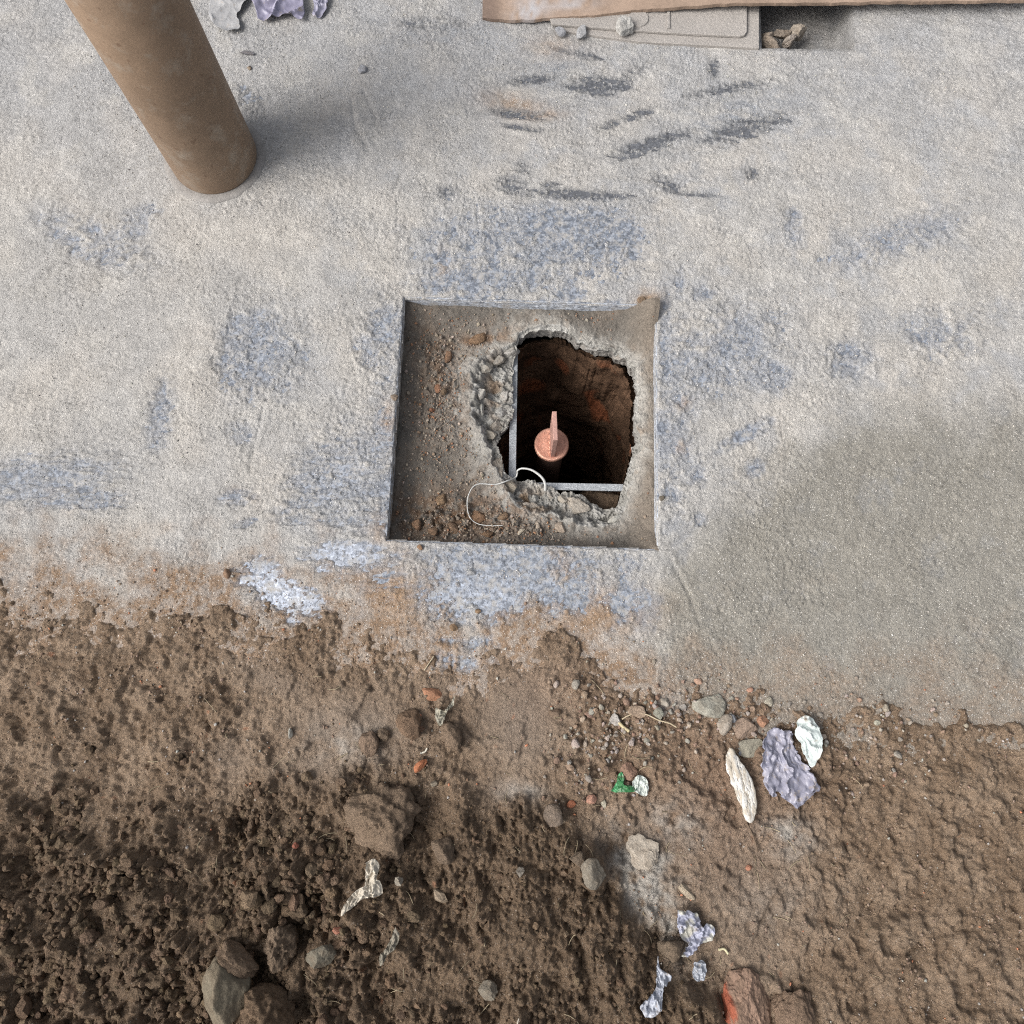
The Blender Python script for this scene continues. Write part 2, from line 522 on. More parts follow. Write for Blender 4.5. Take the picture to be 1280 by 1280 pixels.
def h_soil(x, y):
    u, v = UV(x, y)
    se = v - soil_edge(u) + 34 * fbm(x, y, 0.06, 5, 4, .62) + 9 * fbm(x, y, 0.012, 6, 2)
    hp, hp2, sd = heap_f(u, v, x, y)
    # rough = loose crumbs, smooth = trodden wet mud
    flat = 0
    for c in ((650, 900, 60, 70, 0, 1.0), (640, 985, 30, 22, 0, 1), (440, 905, 90, 45, 0, .8), (340, 850, 60, 22, 25, .7), (930, 1100, 80, 90, 0, .55), (560, 860, 50, 20, 0, .5), (870, 1060, 60, 40, 0, .4), (940, 1180, 60, 60, 0, .5),
              (290, 950, 30, 30, 0, .6), (400, 960, 70, 25, 0, .6)):
        flat = np.maximum(flat, c[5] * blob(u, v, c))
    rough = np.clip(1 - 1.1 * flat, 0.08, 1)
    L1 = lumps(x, y, 0.013, 201) * 0.013
    L2 = lumps(x + 0.3, y, 0.022, 202, 0.65) * 0.022
    L3 = lumps(x, y + 0.2, 0.0065, 203) * 0.0065
    L4 = lumps(x + .1, y + 0.5, 0.046, 204, 0.45) * 0.046
    h = 0.004 + 0.0035 * fbm(x, y, 0.09, 210, 3) + rough * (0.45 * np.maximum(L1, L2 * 0.8) + 0.55 * L3)
    h = h + 0.0024 * fbm(x, y, 0.02, 215, 4, 0.62) * (0.3 + rough)
    # cracks and torn edges in the trodden mud
    cr = 1 - np.abs(fbm(x, y, 0.05, 220, 3))
    h = h + 0 * cr
    step = fbm(x, y, 0.075, 222, 4, .6)
    h = h + 0.0065 * sm(0.0, 0.30 - .12 * sm(0, .5, pn(x, y, .06, 223)), step) * (1 - hp) * sm(30, 80, se) * (1 - .6 * flat)
    L5 = lumps(x + .7, y + 0.1, 0.075, 205, 0.35) * 0.075
    mixm = sm(-.45, .45, fbm(x, y, 0.07, 243, 3, .6))
    left = sm(600, 380, u)
    lump = np.maximum(np.maximum(L1 * 0.75 * (.4 + .6 * mixm), L2 * (.55 + .45 * left)), np.maximum(L3 * 0.6, np.maximum(L4 * 0.8 * (.3 + .7 * left), L5 * 0.45)))
    grit = 0.0022 * fbm(x, y, 0.008, 241, 3, .75)
    hh = 0.020 + grit + 0.016 * hp2 + 0.018 * fbm(x, y, 0.085, 230, 3) + lump * (0.7 + 0.9 * mixm) + 0.5 * L3 + 0.0045 * fbm(x, y, 0.022, 233, 4, .7)
    hh = hh - 0.006 * sm(.70, .98, 1 - np.abs(fbm(x * .8, y * .6 + x * .2, 0.038, 246, 3, .6))) * (.5 + .5 * mixm)
    tops = 0.038 + 0.012 * fbm(x, y, 0.11, 244, 2) + 0.3 * grit
    over = np.clip(hh - tops, 0, None)
    hh = np.where(hh > tops, tops + over * (.55 + .45 * mixm), hh)
    # dark hollows between the clods at the lower left
    for c in ((300, 1040, 42, 26, 0, .020), (372, 1160, 26, 26, 0, .030), (325, 1205, 26, 24, 40, .030), (372, 1265, 40, 40, 50, .022), (560, 1150, 18, 16, 0, .010),
              (540, 1010, 22, 45, 10, .030), (760, 1105, 14, 10, 30, .016), (800, 1135, 16, 40, -30, .018)):
        hh = hh - c[5] * blob(u, v, c)
    h = h * (1 - hp) + hh * hp
    # furrow in front of the heap, right side
    h = h - 0.007 * np.exp(-((sd - 14) / 12) ** 2) * sm(680, 740, u) * sm(1010, 1060, v)
    h = h - 0.016 * sm(14, -22, se)
    return h, flat, hp, sd


def c_soil(x, y, h, flat, hp):
    u, v = UV(x, y)
    c = lerp((0.195, 0.135, 0.088), (0.265, 0.192, 0.132), sm(-.4, .6, fbm(x, y, 0.05, 301, 3)))
    c = lerp(c, (0.27, 0.212, 0.165), 0.8 * np.clip(flat, 0, 1))
    c = lerp(c, (0.130, 0.088, 0.055), 0.88 * hp)
    c = lerp(c, (0.165, 0.114, 0.073), hp * sm(0, .7, fbm(x, y, 0.03, 303, 3)))
    red = blob(u, v, (900, 980, 110, 110, 0)) + blob(u, v, (700, 860, 60, 40, 0)) * .5
    c = lerp(c, (0.25, 0.165, 0.115), np.clip(0.55 * red * (1 - hp), 0, 1))
    # grey cement-like smears
    g = 0
    for q in ((806, 1118, 28, 74, -28, 1.8), (806, 1072, 34, 22, 20, 1.4), (840, 1030, 40, 30, 0, .6), (985, 1045, 30, 25, 30, .9), (440, 930, 50, 30, 0, .5), (820, 1090, 40, 14, 20, .7), (650, 990, 30, 14, 0, .6), (960, 1130, 60, 40, 0, .25)):
        g = np.maximum(g, q[5] * blob(u, v, q))
    c = lerp(c, (0.38, 0.35, 0.31), np.clip(g * (0.7 + 0.8 * fbm(x, y, 0.02, 305, 3)), 0, 1) * (1 - hp))
    org = sm(0.62, 0.8, pn(x, y, 0.012, 306)) * sm(0.1, 0.5, pn(x, y, 0.09, 307))
    c = lerp(c, (0.34, 0.15, 0.08), 0.6 * org)
    n = 1 + 0.14 * pn(x, y, 0.005, 308)
    return c * n[..., None]


def axis(lo, hi, flo, fhi, fine, coarse):
    """coordinates: fine steps in [flo, fhi], growing to coarse outside"""
    mid = list(np.arange(flo, fhi, fine))
    s, p, left = fine, flo, []
    while p > lo:
        s = min(s * 1.06, coarse)
        p -= s
        left.append(p)
    s, p, right = fine, mid[-1], []
    while p < hi:
        s = min(s * 1.06, coarse)
        p += s
        right.append(p)
    return np.array(left[::-1] + mid + right)


# ------------------------------------------------------------------ dust over the slabs
xs = np.concatenate([np.arange(-1.25, -0.9, .01), np.arange(-0.9, -0.475, .0026), np.arange(-0.475, 0.475, 0.0016), np.arange(0.475, 0.9, .0026), np.arange(0.9, 1.26, .01)])
ys = np.concatenate([np.arange(-0.08, 0.62, 0.0016), np.arange(0.62, 1.13, 0.0019), np.arange(1.13, 1.5, 0.006)])
X, Y = np.meshgrid(xs, ys)
Zd, EX = h_dust(X, Y)
u_, v_ = UV(X, Y)
a_, b_ = loc(X, Y)
out = (np.abs(a_) > HW) | (np.abs(b_) > HL)
keep = out & ((v_ < soil_edge(u_) + 135))
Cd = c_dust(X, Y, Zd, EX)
pk = (u_ > 948) & (v_ < 66) & (u_ < 1068)
Cd[pk] *= 0.72  # shade inside the pocket, painted into the dust colour
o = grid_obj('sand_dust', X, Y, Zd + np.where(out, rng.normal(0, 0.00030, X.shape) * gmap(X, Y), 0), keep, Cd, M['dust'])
tag(o, kind='structure')

# ------------------------------------------------------------------ granite slabs
floor = empty('granite_floor', (OC[0], OC[1], 0))
tag(floor, kind='structure')


def slab(a0, a1, b0, b1, tone, dz=0.0, thick=0.025, name='slab', side=(0.44, 0.47, 0.52)):
    g = 0.0012
    a0 += g; a1 -= g; b0 += g; b1 -= g
    na = max(3, int((a1 - a0) / 0.006)); nb = max(3, int((b1 - b0) / 0.006))
    ea, eb = np.linspace(a0, a1, na), np.linspace(b0, b1, nb)
    A, B = np.meshgrid(ea, eb)
    xw, yw = wor(A, B)
    u, v = UV(xw, yw)
    c = np.ones(A.shape + (3,)) * np.array(tone)
    wh = np.clip(1.3 * blob(u, v, (350, 745, 60, 34, 15)) + .8 * blob(u, v, (430, 694, 55, 24, 0)) + .4 * blob(u, v, (600, 750, 60, 34, 0)) + .3 * blob(u, v, (415, 600, 50, 30, 0)), 0, 1)
    c = lerp(c, (0.50, 0.54, 0.62), wh * .8)
    Z = np.zeros(A.shape)
    # top with a small arris, then the sides
    V = [np.stack([A.ravel(), B.ravel(), Z.ravel()], 1)]
    Cc = [c.reshape(-1, 3)]
    f = [grid_faces(nb, na)]
    idx = np.arange(na * nb).reshape(nb, na)
    ring = np.concatenate([idx[0, :], idx[1:, -1], idx[-1, -2::-1], idx[-2:0:-1, 0]])
    chip = np.clip(fbm(V[0][ring, 0], V[0][ring, 1], 0.022, 57, 3, .6) - .25, 0, 1) * 0.0035
    cen_ = np.array([(a0 + a1) / 2, (b0 + b1) / 2])
    base = V[0][ring].copy()
    V[0][ring, :2] += np.sign(cen_ - V[0][ring, :2]) * chip[:, None]
    V[0][ring, 2] -= chip * .3
    n = len(ring)
    prev = ring
    cnt = na * nb
    ctr = np.array([(a0 + a1) / 2, (b0 + b1) / 2, 0])
    for ins, z in ((-0.0007, -0.0009), (-0.0008, -thick * 0.5), (-0.0008, -thick)):
        r = base.copy()
        r[:, 0] += np.where(np.isclose(base[:, 0], a0), ins, 0) - np.where(np.isclose(base[:, 0], a1), ins, 0)
        r[:, 1] += np.where(np.isclose(base[:, 1], b0), ins, 0) - np.where(np.isclose(base[:, 1], b1), ins, 0)
        r[:, 2] = z + 0.0003 * pn(r[:, 0], r[:, 1], 0.012, 55)
        V.append(r)
        Cc.append(np.tile(np.array([side]), (n, 1)))
        cur = np.arange(cnt, cnt + n)
        cnt += n
        f.append(np.stack([prev, cur, np.roll(cur, -1), np.roll(prev, -1)], 1))
        prev = cur
    V = np.concatenate(V)
    Vw = V.copy()
    Vw[:, 0], Vw[:, 1] = V[:, 0] * math.cos(R2) - V[:, 1] * math.sin(R2), V[:, 0] * math.sin(R2) + V[:, 1] * math.cos(R2)
    Vw[:, 2] += dz
    o = mesh_obj(name, Vw, np.concatenate(f), np.concatenate(Cc), M['granite'] if tone[0] > .12 else M['slate'], floor, smooth=False)
    return o


JY = 0.3535      # far joint, from the centre of the opening
BL = (0.17, 0.188, 0.22)
GR = (0.185, 0.203, 0.235)
DK = (0.105, 0.11, 0.122)
slab(-HW, HW, HL, JY, BL)
slab(-1.22, -HW - 0.0, -HL, JY, GR, -0.0006, side=(0.17, 0.15, 0.13))
slab(HW, 1.16, -HL, JY, GR, -0.0008)
slab(-1.22, -0.62, -0.43, -HL, GR, -0.0004)
slab(-0.62, 0.42, -0.43, -HL, (0.20, 0.222, 0.26), 0.0)
slab(0.42, 1.16, -0.43, -HL, GR, -0.0006)
slab(-1.22, -0.30, JY, 1.05, GR, 0.0)
o = slab(-0.30, 0.360, JY, 1.05, DK, -0.0010, side=(0.22, 0.21, 0.20))
slab(0.360, 1.16, JY, 0.642, DK, -0.0008, side=(0.22, 0.21, 0.20))

slab(0.512, 1.16, 0.642, 1.05, DK, -0.0012, side=(0.22, 0.21, 0.20))

# ------------------------------------------------------------------ trodden soil and heap
xs = np.concatenate([np.arange(-1.25, -0.75, .01), np.arange(-0.75, -0.42, .0024), np.arange(-0.42, 0.42, 0.0015), np.arange(0.42, 0.75, .0024), np.arange(0.75, 1.26, .01)])
ys = np.concatenate([np.arange(-0.62, -0.40, 0.006), np.arange(-0.40, 0.21, 0.0015)])
X, Y = np.meshgrid(xs, ys)
Zs, FL, HP, SD = h_soil(X, Y)
Zd2, _ = h_dust(X, Y)
keep = (Zs > Zd2 - 0.004) | (Y < -0.05)
Cs = c_soil(X, Y, Zs, FL, HP)
o = grid_obj('soil', X, Y, Zs, keep, Cs, M['soil'])
tag(o, kind='structure')


def gz(x, y):
    """visible ground height at one point or an array"""
    x = np.atleast_1d(np.asarray(x, float)); y = np.atleast_1d(np.asarray(y, float))
    d = np.maximum(h_dust(x, y)[0], 0)
    s = h_soil(x, y)[0]
    u, v = UV(x, y)
    return np.where(v > soil_edge(u) + 60, s, np.maximum(d, np.where(v > 700, s, -1)))


# plain ground around the detailed area
def frame_sheet():
    V, f, c = [], [], []
    R = 30.0
    xr = [-R, -1.24, 1.24, R]
    yr = [-R, -0.61, 1.49, R]
    for i in range(4):
        for j in range(4):
            V.append((xr[j], yr[i], 0.0015 if 0 < i < 3 and 0 < j < 3 else 0.0))
            c.append((0.25, 0.19, 0.14) if i < 2 else (0.40, 0.38, 0.34))
    for i in range(3):
        for j in range(3):
            if i == 1 and j == 1:
                continue
            f.append((i * 4 + j, i * 4 + j + 1, i * 4 + j + 5, i * 4 + j + 4))
    tag(mesh_obj('ground', V, f, c, M['dust']), kind='structure')


frame_sheet()

# ------------------------------------------------------------------ recess floor with the broken hole
ZB = -0.040
HOLE = [(649, 432), (662, 424), (690, 424), (714, 431), (735, 443), (762, 448), (780, 458), (788, 475), (791, 500), (788, 530), (790, 560), (784, 585), (777, 608),
        (771, 634), (762, 640), (748, 634), (738, 629), (729, 620), (715, 616), (700, 617), (688, 610), (668, 603), (650, 601), (640, 600), (632, 594), (627, 578), (621, 560),
        (626, 545), (635, 537), (641, 520), (641, 480), (643, 455)]
OUTER = [(600, 446), (622, 436), (648, 428), (668, 420), (692, 419), (718, 425), (742, 436), (768, 441), (787, 452), (795, 472), (798, 500), (795, 530), (797, 562), (792, 588),
         (786, 612), (782, 640), (768, 657), (745, 661), (715, 655), (690, 645), (660, 640), (640, 628), (630, 612), (626, 600), (618, 582), (608, 562), (600, 540), (590, 520),
         (588, 500), (594, 485), (586, 468)]
HOLEW = np.array([P(u, v, -0.065)[:2] for u, v in HOLE])
OUTW = np.array([P(u, v, ZB)[:2] for u, v in OUTER])
HC = P(712, 530, -0.065)[:2]


def polar(polyw, t, c):
    """radius of a polygon outline from the centre c at the angles t"""
    out = np.zeros(len(t))
    n = len(polyw)
    d = np.stack([np.cos(t), np.sin(t)], 1)
    for i in range(n):
        a, b = polyw[i] - c, polyw[(i + 1) % n] - c
        e = b - a
        det = d[:, 0] * (-e[1]) + d[:, 1] * e[0]
        det = np.where(np.abs(det) < 1e-12, 1e-12, det)
        r = (a[0] * (-e[1]) + a[1] * e[0]) / det
        s = (d[:, 0] * a[1] - d[:, 1] * a[0]) / det
        ok = (s >= -1e-9) & (s <= 1 + 1e-9) & (r > 0)
        out = np.where(ok, np.maximum(out, r), out)
    return out


NT = 900
T = np.linspace(0, 2 * np.pi, NT, endpoint=False)
rH = polar(HOLEW, T, HC)
rO = np.maximum(polar(OUTW, T, HC), rH + 0.004)
sqw = np.array([wor(a, b) for a, b in ((-HW, -HL), (HW, -HL), (HW, HL), (-HW, HL))])
sqw = sqw + (sqw - OC) * 0.018
rS = polar(sqw, T, HC)
tn = np.stack([np.cos(T) * 0.5, np.sin(T) * 0.5], 1)
jag = 0.0026 * fbm(tn[:, 0] * 0.35, tn[:, 1] * 0.35, 0.02, 400, 4, 0.7)
rH = rH + jag
jago = 0.005 * fbm(tn[:, 0] * 0.35, tn[:, 1] * 0.35, 0.03, 410, 4, 0.6)
rO = np.maximum(rO + jago, rH + 0.003)


def bed_z(x, y):
    a, b = loc(x, y)
    z = ZB + 0.0035 * fbm(x, y, 0.08, 420, 3) + 0.0014 * fbm(x, y, 0.014, 421, 4, .65)
    dl, dr, dt, db = a + HW, HW - a, HL - b, b + HL
    z = z + 0.012 * sm(0.035, 0, dl) + 0.016 * sm(0.05, 0.0, dr) + 0.017 * sm(0.05, 0, dt) + 0.010 * sm(0.03, 0, db)
    z = z + 0.026 * np.exp(-((dr / 0.035) ** 2 + (dt / 0.03) ** 2)) + 0.014 * np.exp(-((dr / 0.016) ** 2 + (db / 0.02) ** 2))
    # loose crumbs heaped at the left and lower left
    u, v = UV(x, y, ZB)
    k = np.maximum(blob(u, v, (560, 650, 80, 26, 0)), blob(u, v, (545, 480, 40, 90, 0)) * 0.6) + blob(u, v, (660, 660, 40, 18, 0)) * .6
    z = z + k * (0.002 + 1.3 * (lumps(x, y, 0.011, 430) * 0.011 + lumps(x, y, 0.005, 431) * 0.005))
    return z


rings = []
cols = []
NB1, NB2, NSK = 90, 46, 26
tt = np.linspace(0, 1, NB1) ** 1.15
for s in tt[::-1]:                                   # outer square in to the break line
    r = rO + (rS - rO) * s
    x, y = HC[0] + r * np.cos(T), HC[1] + r * np.sin(T)
    z = bed_z(x, y)
    d = r - rO
    z = z + 0.003 * np.exp(-(d / 0.012) ** 2) * (1 + fbm(x, y, 0.02, 440, 3))
    rings.append(np.stack([x, y, z], 1))
    u, v = UV(x, y, ZB)
    c = lerp((0.225, 0.202, 0.175), (0.28, 0.24, 0.20), sm(-.3, .6, fbm(x, y, 0.05, 442, 3)))
    c = lerp(c, (0.30, 0.25, 0.20), sm(770, 812, u) * .7)
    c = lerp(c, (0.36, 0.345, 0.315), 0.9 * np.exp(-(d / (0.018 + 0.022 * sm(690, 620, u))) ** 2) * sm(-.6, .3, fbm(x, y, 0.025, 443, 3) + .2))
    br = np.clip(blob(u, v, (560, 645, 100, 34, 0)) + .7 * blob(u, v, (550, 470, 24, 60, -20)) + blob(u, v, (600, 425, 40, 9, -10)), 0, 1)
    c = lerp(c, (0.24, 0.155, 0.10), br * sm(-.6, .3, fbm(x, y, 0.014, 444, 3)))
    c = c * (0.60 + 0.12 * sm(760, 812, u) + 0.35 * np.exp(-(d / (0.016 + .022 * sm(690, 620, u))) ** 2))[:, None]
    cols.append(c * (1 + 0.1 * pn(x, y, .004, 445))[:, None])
zO = rings[-1][:, 2]
for i, s in enumerate(np.linspace(0, 1, NB2)[1:]):   # break line down to the ledge and hole rim
    r = rO + (rH - rO) * s
    x, y = HC[0] + r * np.cos(T), HC[1] + r * np.sin(T)
    wd = rO - rH
    drop = np.clip(wd / 0.030, 0.25, 1) * 0.025
    st = sm(0, 0.38, s + 0.10 * fbm(x, y, 0.012, 450, 3) * (s > 0.02))
    z = zO - drop * st
    rb = np.clip(wd / 0.02, 0.15, 1) * sm(0.0, 0.2, s)
    z = z + rb * (0.5 * lumps(x, y, 0.014, 452) * 0.014 + 0.004 * fbm(x, y, 0.014, 451, 4, .7) + 0.0015 * fbm(x, y, .004, 454, 2))
    rings.append(np.stack([x, y, z], 1))
    u, v = UV(x, y, ZB)
    c = lerp((0.30, 0.29, 0.265), (0.40, 0.39, 0.365), sm(-.4, .4, fbm(x, y, 0.02, 453, 3)))
    bd = blob(u, v, (655, 625, 40, 18, 10)) + .8 * blob(u, v, (617, 480, 12, 40, 0))
    c = lerp(c, (0.26, 0.185, 0.125), np.clip(bd * 1.1, 0, 1) * sm(-.3, .2, fbm(x, y, .02, 455, 2)))
    cols.append(c)
zH = rings[-1][:, 2].copy()
for i, s in enumerate(np.linspace(0, 1, NSK)[1:]):   # thickness of the broken concrete, undercut
    n = fbm3(np.stack([np.cos(T) * .1, np.sin(T) * .1, np.full(NT, s * 0.05)], 1), 0.012, 460, 3, .6)
    r = rH + 0.010 * s + 0.003 * n * min(1, s * 6)
    x, y = HC[0] + r * np.cos(T), HC[1] + r * np.sin(T)
    z = zH - 0.042 * s
    rings.append(np.stack([x, y, z], 1))
    cols.append(np.tile(np.array([[0.27, 0.255, 0.235]]), (NT, 1)) * (1 + .2 * n)[:, None])
V = np.concatenate(rings)
nr = len(rings)
i = np.arange(nr - 1)[:, None] * NT + np.arange(NT)[None]
j = np.arange(nr - 1)[:, None] * NT + (np.arange(NT)[None] + 1) % NT
f = np.stack([i.ravel(), j.ravel(), (j + NT).ravel(), (i + NT).ravel()], 1)
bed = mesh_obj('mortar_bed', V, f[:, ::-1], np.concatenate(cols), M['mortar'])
tag(bed, kind='structure')

# ------------------------------------------------------------------ earth shaft
prings, pcols = [], []
ND = 150
zt = zH.mean() - 0.030
for k in range(ND):
    s = k / (ND - 1)
    z = zt - 0.62 * s
    r0 = rH * 1.0
    shr = 1.0 + 0.05 * sm(0, 0.05, s) - 0.44 * sm(0.03, 0.75, s)
    rr = (r0 * (1 - sm(0, .6, s)) + r0.mean() * sm(0, .6, s)) * shr + 0.012 * sm(0, 0.04, s)
    cx = HC[0] - 0.006 * s
    cy = HC[1] - 0.010 * s
    p = np.stack([cx + rr * np.cos(T), cy + rr * np.sin(T), np.full(NT, z)], 1)
    n = 0.009 * fbm3(p, 0.06, 500, 4, .58) + 0.003 * (1 - 2 * np.abs(pn3(p * np.array([1, 1, 3.]), 0.03, 520)))
    rr = rr + n * sm(0, 0.03, s)
    p[:, 0] = cx + rr * np.cos(T)
    p[:, 1] = cy + rr * np.sin(T)
    prings.append(p)
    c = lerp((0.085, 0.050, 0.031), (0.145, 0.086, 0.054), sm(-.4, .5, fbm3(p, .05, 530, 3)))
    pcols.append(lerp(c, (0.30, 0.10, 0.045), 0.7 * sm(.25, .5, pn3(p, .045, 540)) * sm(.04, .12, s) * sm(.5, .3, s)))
V = np.concatenate(prings + [np.array([[HC[0], HC[1] - .01, zt - .63]])])
nr = ND
i = np.arange(nr - 1)[:, None] * NT + np.arange(NT)[None]
j = np.arange(nr - 1)[:, None] * NT + (np.arange(NT)[None] + 1) % NT
f = np.stack([i.ravel(), j.ravel(), (j + NT).ravel(), (i + NT).ravel()], 1)
last = (nr - 1) * NT
cap = np.stack([last + np.arange(NT), last + (np.arange(NT) + 1) % NT, np.full(NT, nr * NT), np.full(NT, nr * NT)], 1)
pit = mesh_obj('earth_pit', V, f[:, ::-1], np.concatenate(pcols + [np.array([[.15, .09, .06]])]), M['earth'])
tag(pit, kind='structure')
fl = mesh_obj('pit_bottom', np.concatenate([prings[-1], V[-1:]]), np.stack([np.arange(NT), (np.arange(NT) + 1) % NT, np.full(NT, NT)], 1), (.14, .085, .055), M['earth'], pit)

# ------------------------------------------------------------------ rock shapes
def ico(n):
    bm = bmesh.new()
    bmesh.ops.create_icosphere(bm, subdivisions=n, radius=1)
    V = np.array([v.co[:] for v in bm.verts])
    Fc = np.array([[v.index for v in f_.verts] for f_ in bm.faces])
    bm.free()
    return V, Fc


ICO = {n: ico(n) for n in (1, 2, 3, 4, 5)}


def rock_shape(seed, n=3, planes=9, rough=0.06, cut=(0.55, 0.9), soft=0.0, lump=0.0):
    V, Fc = ICO[n]
    g = np.random.default_rng(seed)
    r = np.ones(len(V)) * 1.05
    for _ in range(planes):
        k = g.normal(size=3)
        k /= np.linalg.norm(k)
        d = V @ k
        r = np.minimum(r, g.uniform(*cut) / np.maximum(d, 0.05))
    V2 = V * r[:, None]
    V2 = V2 + V * (rough * fbm3(V2, 0.55, seed, 5 if n > 3 else 3, .66))[:, None]
    if lump:
        V2 = V2 + V * (lump * (0.5 - np.abs(pn3(V2, 0.35, seed + 5))))[:, None]
    V2 = V2 / np.abs(V2).max(0)
    return V2, Fc


def rotm(rx, ry, rz):
    cx, sx, cy, sy, cz, sz = math.cos(rx), math.sin(rx), math.cos(ry), math.sin(ry), math.cos(rz), math.sin(rz)
    return np.array([[cz, -sz, 0], [sz, cz, 0], [0, 0, 1]]) @ np.array([[cy, 0, sy], [0, 1, 0], [-sy, 0, cy]]) @ np.array([[1, 0, 0], [0, cx, -sx], [0, sx, cx]])


def rock(name, u, v, wpx, hpx, ang, ht, color, label, cat, seed, mat='stone', z=None, n=3, planes=9, rough=0.06, sink=0.35, group=None, tilt=(0, 0), lump=0.0,
         cut=(0.55, 0.9), patch=None, dirt=0.75, smooth=False):
    """stone of wpx x hpx photo pixels and ht metres high, standing at the photo point"""
    zz = z if z is not None else 0.0
    for _ in range(2):
        p = P(u, v, zz)
        if z is None:
            zz = float(gz(p[0], p[1])[0])
    k = (p[1] * sT + (H - zz) * cT) / F
    if mat == 'stone':
        n = max(n, 3 if wpx < 12 else 4)
        cut = (cut[0] - .08, cut[1] - .06)
        color = tuple(np.array(color) * (0.97, 0.90, 0.83))
    V2, Fc = rock_shape(seed, n, planes, rough, cut, lump=lump)
    S = np.array([wpx * k / 2, hpx * k / 2 * 1.0, ht / 2])
    Vw = (V2 * S) @ rotm(tilt[0], tilt[1], math.radians(-ang)).T
    col = np.ones((len(V2), 3)) * np.array(color)
    nz = fbm3(V2, 0.5, seed + 9, 3)
    col = lerp(col, np.array(color) * 0.62 + np.array((0.10, 0.07, 0.045)) * .5, dirt * sm(-0.25, 0.35, nz))
    if patch:
        pc, dirn, th = patch
        dd = V2 @ (np.array(dirn) / np.linalg.norm(dirn))
        col = lerp(col, pc, sm(th - .06, th + .06, dd + 0.1 * nz))
    o = mesh_obj(name, Vw, Fc, col, M[mat], smooth=smooth)
    o.location = (p[0], p[1], zz + ht * (0.5 - sink))
    tag(o, label, cat, group)
    return o


GREY = (0.27, 0.26, 0.24)
BLG = (0.33, 0.36, 0.41)
BRN = (0.25, 0.18, 0.125)
ORG = (0.42, 0.20, 0.11)
MUD = (0.175, 0.118, 0.075)

# ---- stones and chips on the dust
rock('stone', 700, 41, 15, 13, 10, 0.012, BLG, 'smallest pale grey stone in the row of three below the brown board, leftmost', 'stone', 1, planes=7, z=0.0085, dirt=.2)
rock('stone', 728, 43, 15, 24, 12, 0.016, (0.35, 0.38, 0.42), 'upright oblong blue-grey stone in the middle of the row below the brown board', 'stone', 2, planes=7, z=0.0085, dirt=.2)
rock('stone', 782, 36, 25, 32, 15, 0.022, (0.40, 0.42, 0.43), 'largest rounded pale stone lying against the dusty grey panel', 'stone', 3, rough=.12, n=4, z=0.0105, dirt=.2, sink=.15)
rock('stone_chip', 452, 88, 15, 13, 20, 0.010, (0.28, 0.31, 0.36), 'small blue-grey stone chip alone on pale dust near the top', 'stone', 4, planes=7)
rock('stone_chip', 310, 67, 18, 6, 5, 0.009, (0.16, 0.17, 0.20), 'thin dark sliver of stone on dust above the brown post', 'stone', 5, planes=7)
rock('pebble', 312, 85, 7, 6, 60, 0.006, (0.2, 0.17, 0.14), 'tiny brown pebble just below the thin dark stone sliver', 'pebble', 6, n=2)
rock('pebble', 284, 716, 9, 16, 0, 0.009, (0.25, 0.17, 0.12), 'brown pebble at the left edge beside the bright bare granite', 'pebble', 8, n=2)
rock('pebble', 827, 623, 8, 8, 0, 0.008, (0.14, 0.13, 0.11), 'dark pebble right of the square opening near its lower corner', 'pebble', 9, n=2)
rock('pebble', 525, 685, 8, 9, 0, 0.006, (0.26, 0.17, 0.11), 'brown pebble just below the lower edge of the square opening', 'pebble', 10, n=2)
rock('pebble', 598, 764, 8, 7, 0, 0.006, (0.25, 0.18, 0.12), 'small brown pebble on the bare blue granite below the opening', 'pebble', 12, n=2)
rock('pebble', 567, 785, 11, 10, 0, 0.007, (0.20, 0.14, 0.09), 'brown mud pebble where the granite meets the soil', 'pebble', 13, n=2)
rock('pebble', 802, 376, 12, 11, 0, 0.010, (0.30, 0.21, 0.14), 'brown soil lump on the upper right corner of the square opening', 'soil lump', 14, mat='clod', n=3)
rock('pebble', 493, 497, 10, 9, 0, 0.008, (0.32, 0.25, 0.19), 'little brown lump on dust at the left rim of the opening', 'soil lump', 15, mat='clod', n=3)

# ---- stones in the rubbly corner on the right
rock('stone', 886, 883, 42, 40, 30, 0.020, (0.31, 0.32, 0.29), 'broad grey-green stone left of the flat pale stone in the gravel', 'stone', 20, n=4, sink=.45)
rock('stone', 905, 903, 18, 32, 25, 0.016, (0.33, 0.31, 0.28), 'flat pale pointed stone standing between the two larger grey stones', 'stone', 21, cut=(.5, .8))
rock('pebble', 915, 899, 10, 12, 0, 0.012, (0.30, 0.34, 0.40), 'small bluish pebble touching the flat pale pointed stone', 'pebble', 22, n=2)
rock('stone', 930, 909, 40, 26, -20, 0.016, (0.29, 0.23, 0.19), 'brownish flat stone above the grey stone with a blue spot', 'stone', 23, sink=.45)
rock('stone', 937, 934, 36, 25, -15, 0.014, (0.28, 0.28, 0.24), 'flat grey stone with a blue-grey spot at its left end', 'stone', 24, dirt=.2, patch=((0.17, 0.19, 0.25), (-1, 0, .3), .80))
rock('tile_fragment', 954, 902, 18, 15, 25, 0.012, (0.37, 0.22, 0.15), 'light orange-brown tile fragment above the crumpled violet bag', 'tile fragment', 25, planes=7, cut=(.5, .8))
rock('stone', 824, 892, 16, 16, 10, 0.012, (0.27, 0.29, 0.26), 'dark green-grey stone under the curved straw', 'stone', 26, planes=7)
rock('stone', 831, 878, 11, 11, 0, 0.010, (0.36, 0.35, 0.32), 'round pale grey pebble above the dark green-grey stone', 'pebble', 27, n=2)
rock('stone', 767, 899, 18, 15, 30, 0.012, (0.42, 0.42, 0.42), 'whitish stone beside the short yellow straw', 'stone', 28)
